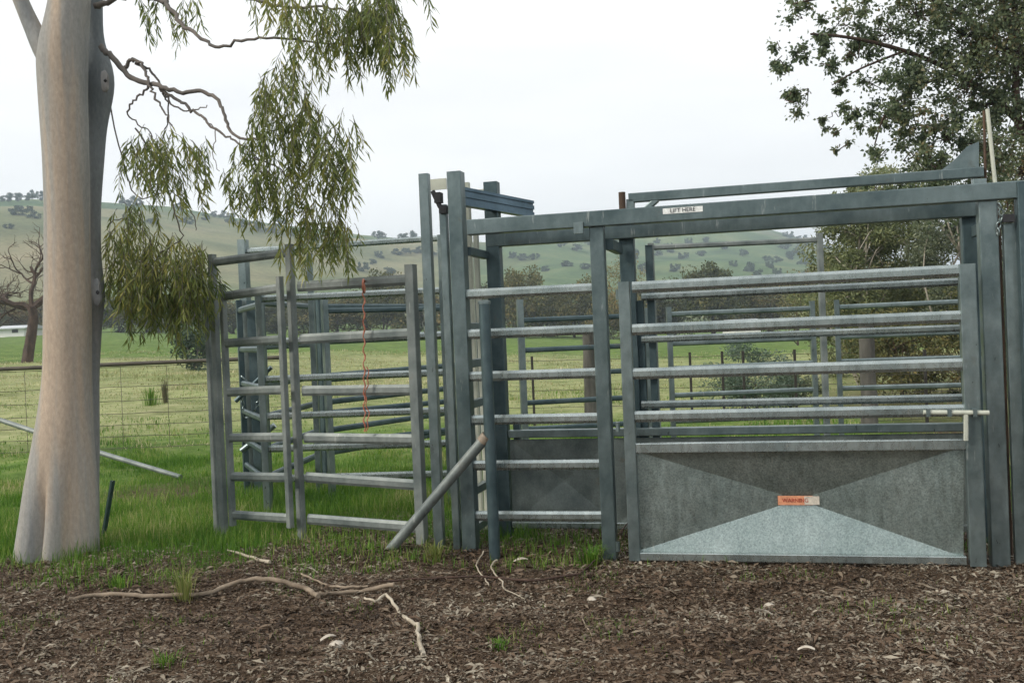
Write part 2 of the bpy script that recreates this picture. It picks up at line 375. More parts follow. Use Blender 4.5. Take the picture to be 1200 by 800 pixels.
tan = ss(R(6), R(-2), azs) if False else (1 - ss(R(-6), R(-1), azs))
tan = tan * ss(.12, .3, rel + (fbm(X / 40, Y / 40, 77) - .5) * .3) * (1 - ss(.78, .86, rel + (fbm(X / 60, Y / 60, 78) - .5) * .25))
tan = tan * np.clip(.0 + 1.45 * fbm(X / 55, Y / 55, 80), 0, 1) + .35 * ss(.5, .7, fbm(X / 70, Y / 70, 81))
hc[:-1, 1] = np.clip(tan, 0, 1)
a_ = ground.data.color_attributes.new('hill', 'FLOAT_COLOR', 'POINT'); a_.data.foreach_set('color', hc.ravel())

# ------------------------------------------------------------------ haze
hz, t = mat('air_haze'); pv = t.nodes.new('ShaderNodeVolumePrincipled'); o_ = t.nodes.new('ShaderNodeOutputMaterial')
pv.inputs['Color'].default_value = (.74, .88, 1.0, 1); pv.inputs['Density'].default_value = .0009; pv.inputs['Anisotropy'].default_value = .2
t.links.new(pv.outputs[0], o_.inputs['Volume'])
zmin = float(Zg.min()) - 1.5; zmax = float(Zg.max()) + 14
hb = MB().box((0, 0, (zmin + zmax) / 2), (1510, 0, 0), (0, 1510, 0), (0, 0, (zmax - zmin) / 2)).build('haze', hz, smooth=False); tag(hb, kind='stuff')

# ------------------------------------------------------------------ leaf builder
def unit(a): return a / np.maximum(np.linalg.norm(a, axis=1, keepdims=True), 1e-9)
def leafs(P, D, L, Wd, curl=.0):
    n = len(P); D = unit(D); r_ = unit(rng.normal(size=(n, 3))); S = unit(np.cross(D, r_)); Nn = np.cross(S, D)
    L = np.asarray(L).reshape(-1, 1); Wd = np.asarray(Wd).reshape(-1, 1)
    mid = P + D * L * .45 + Nn * L * curl
    V_ = np.stack([P, mid + S * Wd / 2, P + D * L, mid - S * Wd / 2], 1).reshape(-1, 3)
    F_ = np.arange(n * 4).reshape(-1, 4); return V_, F_
def blades(n):
    b = np.arange(n)[:, None, None] * 5; return (b + np.array([[0, 1, 2], [0, 2, 4], [4, 2, 3]])[None]).reshape(-1, 3)
def ball(n): 
    d = unit(rng.normal(size=(n, 3))); return d * (rng.random((n, 1)) ** (1 / 3))

# ==================================================================== STRUCTURE: the steel yards
# front wall plane of the race
A0 = at(548, 648, 6.47); B0 = at(1150, 658, 5.70)
ux = Vector((B0.x - A0.x, B0.y - A0.y, 0)).normalized(); un = Vector((-ux.y, ux.x, 0))   # un points away from the camera
if un.y < 0: un = -un
def Fp(px, py, off=0.0): return on(px, py, Vector((A0.x, A0.y, 0)) + un * off, un)
def gxy(p): return Vector((p.x, p.y, gh(p.x, p.y)))
def railF(px0, py0, px1, py1, off, ww, hh, prof=oval, mb=None):
    a = Fp(px0, py0, off); b = Fp(px1, py1, off); z_ = (a.z + b.z) / 2
    a.z = z_ + (a.z - z_) * .15; b.z = z_ + (b.z - z_) * .15
    return (mb or MB()).extrude(prof(ww, hh), a, b, Z)
def postF(px, pyt, off, ww, dd, pyref=None, bottom=-.06, mb=None, top=None):
    p = Fp(px, pyref if pyref is not None else 450, off); h = top if top is not None else Fp(px, pyt, off).z
    g = gh(p.x, p.y)
    return (mb or MB()).extrude(rect(ww, dd), (p.x, p.y, g + bottom), (p.x, p.y, h), un)
def edge_x(pxt, pyt, pxb, pyb, y=450): return pxt + (pxb - pxt) * (y - pyt) / (pyb - pyt)

RO = .56   # depth of the race
base = gxy(Fp(715, 655))
fr = empty('cattle_race', base, 'tall galvanised portal frame of the cattle race, its double lintel spanning above the sheeted gate', 'cattle race')
def fpost(name, px, pyt, off, ww, dd, mt='galv', cap=False, **k):
    o = postF(px, pyt, off, ww, dd, **k).build(name, M[mt], fr); return o
XP1 = edge_x(534, 200, 548, 648); fpost('post', XP1 + 2.5, 201, .05, .095, .10, 'frame')
XP2 = edge_x(701, 262, 714, 655); fpost('post', XP2, 262, .04, .088, .09, 'frame', top=Fp(700, 261, 0).z)
XP3 = edge_x(1156, 220, 1169, 660); fpost('post', XP3 + 1, 222, .045, .10, .09, 'galv', top=Fp(1155, 224, 0).z)
def lintel(px0, py0, px1, py1, off, hh, dd, mt):
    return railF(px0, py0, px1, py1, off, dd, hh, rect).build('lintel', M[mt], fr)
lintel(549, 265, 1230, 222.5, 0.0, .098, .075, 'frame')
lintel(572, 281, 1147, 246.5, RO, .092, .075, 'frame')
fpost('post', edge_x(578, 213, 592, 640), 213, RO + .01, .098, .09, 'dark')
fpost('post', edge_x(735, 262, 748, 640), 262, RO + .05, .10, .085, 'dark', top=Fp(735, 274, RO).z)
fpost('post', edge_x(1137, 250, 1150, 650) - 2, 250, RO + .05, .085, .085, 'dark', top=Fp(1140, 250, RO).z)
# cross ties between front and rear frames
def tie(px, py_f, ww=.05, hh=.06, mt='dark', name='cross_tie', o0=.10, o1=RO - .04):
    a = Fp(px, py_f, 0); a0 = a + un * o0; a1 = a + un * o1
    return MB().extrude(rect(ww, hh), a0, a1, Z).build(name, M[mt], fr)
for py in (293, 383, 427, 476, 527, 582, 628): tie(543, py, .045, .055, 'galv' if py > 300 else 'dark')
tie(711, 285, .05, .07); tie(1165, 262, .05, .07)
MB().box(Fp(678, 267, -.045), ux * .03, un * .012, Z * .035).build('gate_stop', M['galv'], fr)
# upper rail over the lintel
railF(737, 231.5, 1152, 203, .03, .05, .058, rect).build('top_rail', M['frame'], fr)
for px, y0, y1 in ((739, 234, 246), (1147, 210, 222)):
    a = Fp(px, y0, .03); b = Fp(px, y1, .03); MB().extrude(rect(.075 if px > 1000 else .05, .05), b, a, un).build('upright', M['galv'], fr)
a = Fp(729, 232, -.0); MB().tube([a + Z * .035, a - Z * .075], .022, 10).build('pivot_pin', M['rusty'], fr)
MB().extrude(rect(.035, .045), Fp(755, 247, .03), Fp(770, 234, .03), un).build('brace', M['galv'], fr)
# lever assembly at the right end
lv = MB(); P = [Fp(x, y, .06) for x, y in ((1100, 202), (1119, 187), (1133, 172), (1147, 166), (1147, 196), (1136, 203))]
b = len(lv.v); lv.v += [p + un * .006 for p in P] + [p - un * .006 for p in P]; n = len(P)
lv.f += [tuple(b + i for i in range(n)), tuple(b + n + i for i in reversed(range(n)))] + [(b + i, b + n + i, b + n + (i + 1) % n, b + (i + 1) % n) for i in range(n)]
lv.build('lever_plate', M['galv'], fr, smooth=False)
MB().extrude(rect(.014, .02), Fp(1155, 214, .04), Fp(1153, 130, .04), un).build('lever_bar', M['rusty'], fr)
MB().extrude(rect(.02, .025), Fp(1166, 214, .02), Fp(1157, 128, .02), un).build('lever_bar', M['cream'], fr)
# decal on the lintel
def frame_at(c, ww, hh, name, mt, parent, off=.003, th=.0015):
    return MB().box(c, ux * ww / 2, un * th, Z * hh / 2).build(name, M[mt], parent, smooth=False)
def text_obj(txt, c, size, mt, parent, name, width=None):
    cu = bpy.data.curves.new(name, 'FONT'); cu.body = txt; cu.size = size; cu.align_x = 'CENTER'; cu.align_y = 'CENTER'; cu.extrude = .0004
    ob = bpy.data.objects.new(name, cu); link(ob)
    dg = bpy.context.evaluated_depsgraph_get(); me = bpy.data.meshes.new_from_object(ob.evaluated_get(dg))
    bpy.data.objects.remove(ob)
    co = np.array([v.co for v in me.vertices]); sx = 1.0
    if width: sx = width / (co[:, 0].max() - co[:, 0].min())
    for v in me.vertices:
        q = v.co.copy(); v.co = (ux * q.x * sx + Z * q.y - un * (q.z)) + (c - wloc(parent))
    me.materials.clear(); me.materials.append(M[mt]); o = bpy.data.objects.new(name, me); link(o); o.parent = parent; return o
lc = Fp(800, 246.2, -.0395); lz = (Fp(549, 265).z + Fp(1230, 222.5).z) / 2
dk = frame_at(lc, .24, .034, 'decal', 'decal', fr); text_obj('LIFT HERE', lc - un * .0035, .036, 'ink', dk, 'lettering', .15)

# ---- sheeted gate
go = -.085
gr = empty('sheeted_gate', gxy(Fp(745, 655, go)), 'wide galvanised gate, four oval rails above a cross-folded sheet with an orange sticker', 'gate')
xl = edge_x(733, 330, 741, 655); xr = edge_x(1133, 310, 1145, 658)
zb = Fp(940, 657, go).z
def gstile(px, pyt, ww):
    p = Fp(px, 450, go); return MB().extrude(rect(ww, .055), (p.x, p.y, zb - .01), (p.x, p.y, Fp(px, pyt, go).z), un)
gstile(xl, 330, .07).build('stile', M['galv'], gr); gstile(xr, 309, .088).build('stile', M['galv'], gr)
for y0, y1 in ((336, 317.5), (385.5, 371.5), (437, 427.5), (488, 480.5)):
    railF(xl + 5, y0, xr - 6, y1, go, .042, .068).build('rail', M['rail'], gr)
railF(xl + 5, 525, xr - 6, 520, go, .045, .062, rect).build('mid_rail', M['rail'], gr)
railF(xl + 5, 653, xr - 6, 653.5, go, .045, .05, rect).build('bottom_rail', M['rail'], gr)
# cross-folded sheet, dished away from the viewer
c00, c10, c11, c01 = Fp(xl + 6, 650, go), Fp(xr - 8, 651, go), Fp(xr - 8, 524, go), Fp(xl + 6, 528, go)
zt = (c11.z + c01.z) / 2; c11.z = c01.z = zt; zlo = (c00.z + c10.z) / 2; c00.z = c10.z = zlo
cc = Fp(936, 585, go + .082)
sh = MB(); sh.v = [c + un * .018 for c in (c00, c10, c11, c01)] + [cc] + [c + un * .021 for c in (c00, c10, c11, c01)] + [cc + un * .003]
sh.f = [(0, 1, 4), (1, 2, 4), (2, 3, 4), (3, 0, 4), (6, 5, 9), (7, 6, 9), (8, 7, 9), (5, 8, 9)]
sheet = sh.build('sheet_panel', M['sheet'], gr, smooth=False)
sc_ = Fp(936, 586, go + .055)
dk = frame_at(sc_ - ux * .02, .20, .055, 'warning_sticker', 'odecal', gr); frame_at(sc_ + ux * .075 - un * .002, .085, .05, 'worn_end', 'worn', dk)
text_obj('WARNING', sc_ - un * .0045 - ux * .02, .034, 'oink', dk, 'lettering', .15)
# latch
lb = MB().tube([Fp(1082, 483, go - .05), Fp(1159, 483.5, go - .05)], .014, 12)
latch = lb.build('slide_bolt', M['cream'], gr)
MB().extrude(rect(.025, .016), Fp(1132, 484, go - .052), Fp(1132, 516, go - .052), un).build('bolt_handle', M['cream'], latch)
for px in (1087, 1112, 1142): MB().box(Fp(px, 483.3, go - .045), ux * .011, un * .024, Z * .022).build('bolt_guide', M['galv'], latch)
for py in (345, 500, 640):
    a = Fp(724, py, go + .02); MB().tube([a - Z * .03, a + Z * .03], .014, 10).build('hinge', M['galv'], gr)

# ---- rear wall of the race
rw = empty('sheeted_race_wall', gxy(Fp(860, 600, RO)), 'dull rear wall of the cattle race, steel sheet below thin rails, seen behind the sheeted gate', 'race wall')
for y0, y1, hh in ((347, 331, .05), (396, 386, .045), (439, 430, .045), (474, 466, .05)):
    railF(752, y0, 1132, y1, RO, .04, hh).build('rail', M['rail'], rw)
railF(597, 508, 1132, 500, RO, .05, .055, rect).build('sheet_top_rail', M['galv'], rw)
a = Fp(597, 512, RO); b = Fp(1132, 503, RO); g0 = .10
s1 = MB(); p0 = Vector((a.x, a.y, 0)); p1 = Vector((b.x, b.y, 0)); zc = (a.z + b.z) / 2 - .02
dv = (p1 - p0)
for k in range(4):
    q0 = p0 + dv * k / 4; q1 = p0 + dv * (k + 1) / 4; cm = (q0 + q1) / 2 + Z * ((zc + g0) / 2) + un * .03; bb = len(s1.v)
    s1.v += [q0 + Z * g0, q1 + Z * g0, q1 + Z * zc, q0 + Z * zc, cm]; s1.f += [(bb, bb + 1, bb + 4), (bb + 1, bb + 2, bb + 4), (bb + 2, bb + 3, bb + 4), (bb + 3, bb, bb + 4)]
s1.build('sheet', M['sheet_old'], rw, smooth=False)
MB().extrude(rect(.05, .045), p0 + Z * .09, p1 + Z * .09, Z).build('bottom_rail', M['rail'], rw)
for px, pt in ((750, 352), (763, 287), (600, 490), (1128, 330)):
    postF(px + 4, pt, RO + .06, .05, .05).build('post', M['dark'], rw)

# ---- fixed rail panel between the tall post and the gate post
fx = empty('rail_fence', gxy(Fp(630, 640)), 'six bright fixed rails between the tall post and the post left of the sheeted gate', 'yard panel')
xa = XP1 + 8; xb = XP2 - 6
for k, (y0, y1) in enumerate(((343.5, 339), (391, 386.5), (440.5, 437.5), (491.5, 490), (545, 544), (605, 603.5))):
    railF(546 + k * 2, y0, 700 + k * 1.5, y1, .035, .04, .064).build('rail', M['rail'], fx)

# ---- sliding gate at the left end of the race
sg = empty('sliding_gate', gxy(Fp(520, 640, .05)), 'narrow galvanised slide gate on a high blue track at the left end of the race', 'slide gate')
p = Fp(edge_x(498, 204, 515, 640), 450, .12); pz = Fp(498, 204, .12).z
MB().extrude(rect(.066, .06), (p.x, p.y, gh(p.x, p.y) - .05), (p.x, p.y, pz), un).build('guide_post', M['galv'], sg)
p2 = Fp(edge_x(521, 235, 535, 645), 450, .10); z2 = Fp(522, 240, .10).z
MB().extrude(rect(.05, .05), (p2.x, p2.y, gh(p2.x, p2.y) + .0), (p2.x, p2.y, z2), un).build('gate_stile', M['galv'], sg)
MB().box(Fp(514, 216, .085), ux * .055, un * .005, Z * .036).build('head_plate', M['cream'], sg)
MB().box(Fp(514, 232, .06), ux * .022, un * .03, Z * .034).box(Fp(520, 246, .06), ux * .024, un * .03, Z * .024).tube([Fp(507, 224, .05), Fp(516, 243, .05)], .016, 10).build('roller_bracket', M['black'], sg)
ta = Fp(538, 229, .10); tb = at(622, 244, 7.35); tb.z = ta.z - .01
pr = [(-.03, -.065), (.03, -.065), (.03, -.03), (.02, -.03), (.02, -.01), (.03, -.01), (.03, .02), (.02, .02), (.02, .035), (.03, .035), (.03, .055), (-.03, .055)]
M['blue'] = galv('blue_track_steel', (.045, .09, .125), (.12, .19, .25), .5, .38, .15)
MB().extrude(pr, ta, tb, Z).build('slide_track', M['blue'], sg)
for px, off, mt, pt in ((549, RO + .05, 'cream', 214), ):
    q = Fp(px + 7, 450, off); MB().extrude(rect(.05, .05), (q.x, q.y, gh(q.x, q.y)), (q.x, q.y, Fp(px, pt, off).z), un).build('guide_post', M[mt], sg)
MB().box(Fp(563, 227, RO + .03), ux * .06, un * .005, Z * .03).build('head_plate', M['cream'], sg)
q = Fp(565, 450, RO + .02); MB().extrude(rect(.035, .04), (q.x, q.y, .05), (q.x, q.y, Fp(565, 262, RO + .02).z), un).build('gate_stile', M['cream'], sg)

# ---- round strut post with a slanting pipe brace
b0 = gp(580, 655); rp_ = empty('braced_pipe_post', b0, 'capped round pipe post with a slanting pipe brace in front of the fixed rails', 'post')
tp = at(573, 356, b0.y); pb = Vector((b0.x, b0.y, b0.z))
MB().tube([pb - Z * .08, Vector((b0.x, b0.y, tp.z))], .036, 20).build('pipe_post', M['dark'], rp_)
MB().tube([Vector((b0.x, b0.y, tp.z)), Vector((b0.x, b0.y, tp.z + .018)), Vector((b0.x, b0.y, tp.z + .026))], [.041, .041, .02], 20).build('cap', M['galv'], rp_)
br0 = gp(459, 642); br1 = at(572, 513, b0.y); br1.x = b0.x - .03
d_ = (br1 - br0).normalized(); MB().tube([br0 - d_ * .05, br1], .034, 18).build('brace', M['weath'], rp_)
MB().tube([br1 - d_ * .03, br1 + d_ * .02], .038, 18).build('rusty_weld', plain('rust_weld', (.25, .20, .15)), rp_)

# ---- right-hand slide gate, partly out of frame
rs = empty('slide_gate', gxy(Fp(1190, 655, .05)), 'light steel stile with a dark chained roller at the right edge of the race', 'slide gate')
q = Fp(edge_x(1180, 262, 1195, 655) + 2, 450, .05); MB().extrude(rect(.07, .05), (q.x, q.y, gh(q.x, q.y)), (q.x, q.y, Fp(1180, 262, .05).z), un).build('stile', M['galv'], rs)
q = Fp(1213, 450, .0); MB().extrude(rect(.13, .10), (q.x, q.y, gh(q.x, q.y) - .05), (q.x, q.y, Fp(1195, 214, 0).z), un).build('end_post', M['dark'], rs)
MB().box(Fp(1181, 256, .0), ux * .03, un * .03, Z * .022).build('roller_bracket', M['black'], rs)
q = Fp(edge_x(1170, 262, 1183, 655) + 1, 450, .2); MB().extrude(rect(.02, .025), (q.x, q.y, gh(q.x, q.y)), (q.x, q.y, Fp(1170, 240, .2).z), un).build('guide_rod', M['rusty'], rs)
def chain(name, label, pts, mt, r=.016, th=.0045, step=.034):
    mb = MB(); P_ = smoothpts(pts, 12); L = 0; last = P_[0]; k = 0
    for p_ in P_[1:]:
        if (p_ - last).length >= step:
            d = (p_ - last).normalized(); s = d.cross(Vector((0, 1, .2)) if k % 2 else Vector((1, 0, .1))).normalized(); c = (p_ + last) / 2; k += 1
            mb.tube([c + d * (math.cos(a) * r * 1.35) + s * (math.sin(a) * r * .8) for a in np.linspace(0, 2 * math.pi, 11)], th, 5, False); last = p_
    o = mb.build(name, M[mt], None, loc=Vector(pts[0])); return tag(o, label, 'chain')
chain('latch_chain', 'short pale chain dangling beside the right roller bracket', [Fp(1170, 238, -.02), Fp(1174, 252, -.02), Fp(1169, 268, -.02), Fp(1172, 280, -.02)], 'galv', .016, .005, .034)

# ==================================================================== portable panels
def yard_panel(name, label, cat, px0, Y0, px1, Y1, hs, post_h=None, mt='weath', pmt='weath', hh=.065, pw=.055, extra_top=0, group=None, foot=True, lift=-.04, pref=450, prof=oval):
    a = at(px0, pref, Y0); b = at(px1, pref, Y1); a.z = gh(a.x, a.y); b.z = gh(b.x, b.y)
    d = Vector((b.x - a.x, b.y - a.y, 0)).normalized(); nn = Vector((-d.y, d.x, 0)); mid = (a + b) / 2; mid.z = gh(mid.x, mid.y)
    r_ = empty(name, mid, label, cat, group)
    ph = post_h or (hs[0] + .09)
    if not hasattr(ph, '__len__'): ph = (ph, ph)
    for q_, h_ in ((a, ph[0]), (b, ph[1])):
        if h_: MB().extrude(rect(pw, pw), (q_.x, q_.y, q_.z + lift), (q_.x, q_.y, h_), nn).build('post', M[pmt], r_)
    for h_ in hs:
        h0, h1 = h_ if hasattr(h_, '__len__') else (h_, h_)
        MB().extrude(prof(.038, hh), Vector((a.x, a.y, h0)) + d * .02, Vector((b.x, b.y, h1)) - d * .02, Z).build('rail', M[mt], r_)
    return r_, a, b, d, nn
def hY(px, py, Y): return at(px, py, Y).z
# entry frame with tall posts (leftmost) and its gate
Ya, Yb, Yc = 7.50, 7.12, 6.72
ha = hY(252, 298, Ya); hb_ = hY(342, 286, Yb)
fo, fa_, fb_, fd, fn = yard_panel('gateway', 'tall narrow weathered gate frame with a single top bar, leftmost of the yards', 'gate frame', 255, Ya, 346, Yb, [(hY(258, 307, Ya), hY(336, 296, Yb))], (ha, hb_), pw=.05, hh=.062)
q = at(247, 450, Ya + .12); MB().extrude(rect(.04, .04), (q.x, q.y, gh(q.x, q.y)), (q.x, q.y, hY(246, 345, Ya + .12)), fn).build('side_post', M['weath'], fo)
rowsL = [(347, 338), (402, 398), (459, 457), (512.5, 512.5), (558, 560), (603, 608)]
yard_panel('yard_gate', 'narrow six-rail weathered gate hanging inside the leftmost tall frame', 'gate', 265.5, Ya - .06, 333, Yb - .08,
           [(hY(268, y0, Ya - .06), hY(322, y1, Yb - .08)) for y0, y1 in rowsL], (hY(262, 333, Ya - .06), hY(327, 324, Yb - .08)), pw=.042, lift=.10)
rowsP = [(336, 328), (397.5, 391), (458, 457), (513, 515.6), (559, 569), (608, 619)]
yard_panel('yard_fence', 'six-rail weathered panel with an orange strap hung on it, left of the slide gate', 'yard panel', 352, Yb - .03, 487, Yc,
           [(hY(350, y0, Yb - .03), hY(470, y1, Yc)) for y0, y1 in rowsP], (None or .0, hY(480, 310, Yc)), pw=.066, hh=.072)
# strap
s0 = at(427, 332, 6.84); s1_ = at(428, 505, 6.84)
st = MB(); P_ = []
for k in range(40):
    f_ = k / 39; P_.append(s0.lerp(s1_, f_) + Vector((math.sin(k * 1.7) * .008, -.03 + math.cos(k * 1.3) * .006, 0)))
st.tube(P_, [.0035 + .003 * abs(math.sin(k * .9)) for k in range(40)], 6)
P2 = [p_ + Vector((.018 + .01 * math.sin(k * .6), .0, 0)) for k, p_ in enumerate(P_[22:])]; st.tube(P2, .004, 6)
st.tube([s0 + Vector((0, -.03 + .05 * math.sin(a), .045 * math.cos(a) - .02)) for a in np.linspace(0, 6.28, 12)], .007, 6, False)
tag(st.build('orange_strap', M['orange'], None, loc=s0), 'frayed orange strap hanging from the top rail of a yard panel', 'strap')
chain('gate_chain', 'thin pale chain hanging beside the end post of the strap-hung panel', [at(495, 342, 6.75), at(499, 352, 6.75), at(497, 372, 6.75), at(498, 392, 6.75)], 'cream', .015, .004)

# panels further back on the left
rows1 = [1.80, 1.44, 1.13, .82, .55, .30]
yard_panel('yard_fence', 'pale six-rail panel standing right behind the strap-hung panel', 'yard panel', 308, 8.3, 524, 8.15, rows1, (1.88, 1.88), mt='rail', pmt='galv', pw=.06, hh=.058)
yard_panel('yard_fence', 'short dark blue panel receding between two rear posts on the left', 'yard panel', 310, 8.6, 370, 10.1, [1.78, 1.40, 1.07, .80, .52, .28], (1.9, 1.9), mt='dark', pmt='dark', hh=.055)
yard_panel('yard_fence', 'long panel toned dark blue for shade, receding towards the right behind the pale panel', 'yard panel', 378, 10.2, 560, 12.4, [1.78, 1.42, 1.07, .80, .51, .28], (1.86, 1.8), mt='dark', pmt='dark', hh=.06)
yard_panel('yard_fence', 'dark blue panel seen edge-on between the double post and the pale panel', 'yard panel', 284, 9.7, 308, 8.5, [1.76, 1.38, 1.05, .78, .50, .26], (1.86, 1.86), mt='dark', pmt='dark', hh=.055)
yard_panel('yard_fence', 'dark blue four-rail panel closing the back of the left pen', 'yard panel', 384, 9.0, 530, 9.9, [1.70, 1.08, .78, .50], (1.8, 0), mt='dark', pmt='galv', hh=.05)
f2, *_x = yard_panel('gateway', 'tall galvanised gate frame whose long top bar passes under the hanging gum leaves', 'gate frame', 292, 9.8, 526, 9.3, [(hY(292, 294, 9.8), hY(518, 279, 9.3))], (hY(288, 281, 9.8), hY(524, 275, 9.3)), mt='rail', pmt='galv', pw=.085, hh=.055)
q = at(299, 450, 9.7); MB().extrude(rect(.085, .085), (q.x, q.y, gh(q.x, q.y)), (q.x, q.y, hY(296, 352, 9.7)), Vector((0, 1, 0))).build('side_post', M['dark'], f2)
q = at(369, 450, 9.55); MB().extrude(rect(.055, .055), (q.x, q.y, gh(q.x, q.y)), (q.x, q.y, hY(364, 297, 9.55)), Vector((0, 1, 0))).build('side_post', M['galv'], f2)
chain('loose_chain', 'pale loose chain looped on the dark double post at the left', [at(283, 440, 9.6), at(290, 452, 9.6), at(284, 470, 9.6), at(290, 492, 9.6), at(300, 478, 9.6), at(306, 460, 9.6)], 'galv', .02, .006, .045)
q0, q1 = at(283, 528, 9.5), at(322, 498, 9.5); MB().tube([q0, q1], .028, 10).build('diagonal_brace', M['galv'], f2)
q0, q1 = at(276, 470, 9.5), at(318, 430, 9.5); MB().tube([q0, q1], .022, 10).build('diagonal_brace', M['dark'], f2)
# far row behind the race
rows3 = [1.56, 1.24, .97, .68, .40]
yard_panel('yard_fence', 'far dark five-rail panel seen through the bright fixed rails', 'yard panel', 613, 10.6, 758, 10.8, rows3, (1.78, 1.64), mt='dark', pmt='galv', hh=.055, pw=.07)
yard_panel('yard_fence', 'far galvanised panel seen through the sheeted gate, in front of the grey-green saltbush', 'yard panel', 787, 10.8, 955, 10.8, rows3, (1.64, 1.64), mt='galv', pmt='galv', hh=.055)
yard_panel('yard_fence', 'far galvanised panel seen through the sheeted gate, beside the right-hand timber post', 'yard panel', 984, 10.8, 1136, 10.5, rows3, (1.64, 1.64), mt='galv', pmt='galv', hh=.055)
yard_panel('gateway', 'thin tall gate frame whose top bar crosses the view of the far hill', 'gate frame', 769, 10.5, 967, 10.5, [(hY(768, 290, 10.5), hY(960, 281, 10.5))], (hY(764, 285, 10.5), hY(963, 273, 10.5)), pw=.06, hh=.055)

# ==================================================================== fence, posts, pipe, picket
def timber(name, label, px, pyt, Y, wd):
    q = at(px, 450, Y); g = gh(q.x, q.y); h_ = hY(px, pyt, Y); P_ = [Vector((q.x + random.uniform(-.01, .01), q.y, g - .1 + (h_ - g + .1) * k / 8)) for k in range(9)]
    o = MB().tube(P_, [wd * (1.05 - .02 * k + random.uniform(-.03, .03)) for k in range(9)], 12, True, .08).build(name, M['timber'], None, loc=(q.x, q.y, g)); return tag(o, label, 'post')
timber('timber_post', 'thick weathered timber post standing in the paddock behind the fixed rails', 692, 380, 13, .09)
timber('timber_post', 'weathered timber post behind the far yards, left of the netting', 1018, 372, 13, .105)
def wire_fence(label, p0, p1, top, mesh, pipe, spacing, px_posts=(), hmesh=1.1):
    r_ = empty('wire_fence', (p0 + p1) / 2, label, 'fence'); d = p1 - p0; L = d.length; dn = d.normalized()
    if pipe: MB().tube([p0 + Z * top + dn * (L * k / 12) for k in range(13)], .027, 12).build('pipe_rail', M['pipe'], r_)
    mb = MB(); 
    hs = mesh
    for h_ in hs:
        mb.tube([p0 + dn * (L * k / 20) + Z * (h_ + random.uniform(-.006, .006)) for k in range(21)], .0038, 4, False)
    n_ = int(L / spacing)
    for k in range(n_ + 1):
        q_ = p0 + dn * (k * spacing + random.uniform(-.02, .02)); mb.tube([q_ + Z * min(hs), q_ + Z * max(hs)], .0032, 4, False)
    mb.build('netting', M['wire'], r_)
    for t_ in px_posts: q_ = p0 + d * t_; MB().extrude(rect(.04, .035, .004), q_ - Z * .25, q_ + Z * (top + .02), dn).build('steel_post', M['darkpost'], r_)
    return r_
M['darkpost'] = plain('dark_picket', (.04, .035, .03), .6, .3)
Yf = 13.0; e0 = at(-60, 428, Yf); e1 = at(300, 427, Yf); h0 = (e0.z + e1.z) / 2
g0_ = gh(0, 0)
P0 = Vector((e0.x - 1.5, Yf, 0)); P1 = Vector((e1.x + .4, Yf, 0)); zt_ = h0; tops = zt_
P0.z = P1.z = .02
gg = wire_fence('pipe-topped wire fence crossing the paddock behind the white gum', P0, P1, tops - .02, [.12, .27, .42, .57, .74, .92, tops - .06], True, .62, (.02, .27, .99))
Q0 = at(1010, 455, 13.2); Q1 = at(1260, 455, 13.2); Q0.z = gh(Q0.x, Q0.y); Q1.z = Q0.z
wire_fence('rusty square netting fence behind the right end of the race', Q0, Q1, .95, [.05, .17, .29, .41, .53, .65, .77, .89], False, .13, (.3, .7))
def picket_fence():
    a = at(560, 440, 15); b = at(1000, 440, 14.5); a.z = gh(a.x, a.y); b.z = gh(b.x, b.y)
    wire_fence('thin wire fence on dark steel posts, seen through the sheeted gate', a, b, 1.0, [.25, .5, .75, .95], False, 30, (.05, .15, .3, .42, .575, .66, .715, .85))
picket_fence()
# star picket by the trunk
b1 = gp(120, 634); t1 = at(132, 563, b1.y); d = (t1 - b1).normalized()
pk = [(-.018, -.012), (-.003, -.004), (-.003, .022), (.003, .022), (.003, -.004), (.018, -.012), (.015, -.017), (0, -.009), (-.015, -.017)]
tag(MB().extrude(pk, b1 - d * .1, t1, Vector((.3, -1, 0))).build('steel_picket', M['picket'], None, loc=b1), 'short leaning dark green steel picket right of the white gum trunk', 'picket')
# fallen pole propped on the fence
e = gp(212, 562); P_ = [at(-60, 473, 12.7), at(0, 492, 12.2), at(100, 525, 11.4), Vector((e.x, e.y, e.z + .03))]
tag(MB().tube(smoothpts(P_, 4), [.030] * 9 + [.028, .027, .026, .025], 12).build('steel_pole', M['weath'], None, loc=e), 'long slender galvanised pole slanting down to the grass behind the white gum', 'pole')

# ==================================================================== the white gum
TY = 6.87
tb_ = gp(64, 652); TY = tb_.y
tree = empty('gum_tree', tb_, 'large smooth white-barked gum with twin stems and hanging leaves, in front of the yards', 'tree')
def ring_tube(rows, Yo, n=56, lobes=None, flat=.92):
    V_ = []; 
    for (py, xl_, xr_, dy) in rows:
        a = at(xl_, py, TY + Yo + dy); b = at(xr_, py, TY + Yo + dy); c = (a + b) / 2; r = (b - a).length / 2
        th = np.linspace(0, 2 * math.pi, n, endpoint=False); k = np.ones(n)
        if lobes: k = lobes(th, c.z)
        for i_ in range(n): V_.append((c.x + math.cos(th[i_]) * r * (k[i_]), c.y + math.sin(th[i_]) * r * flat * k[i_], c.z))
    V_ = np.array(V_); m_ = len(rows); i = np.arange(m_ - 1)[:, None]; j = np.arange(n)[None]; jn = (j + 1) % n
    F_ = np.stack([i * n + j, (i + 1) * n + j, (i + 1) * n + jn, i * n + jn], -1).reshape(-1, 4); return V_, F_
def interp_rows(rows, n=70):
    rows = np.array(rows, float); y = np.linspace(rows[0, 0], rows[-1, 0], n)
    from_ = lambda c: np.interp(y, rows[:, 0], rows[:, c])
    k = np.array([1, 2, 3, 2, 1]) / 9
    sm = lambda v: np.convolve(np.pad(v, 2, mode='edge'), k, 'valid')
    return list(zip(y, sm(from_(1)), sm(from_(2)), sm(from_(3))))
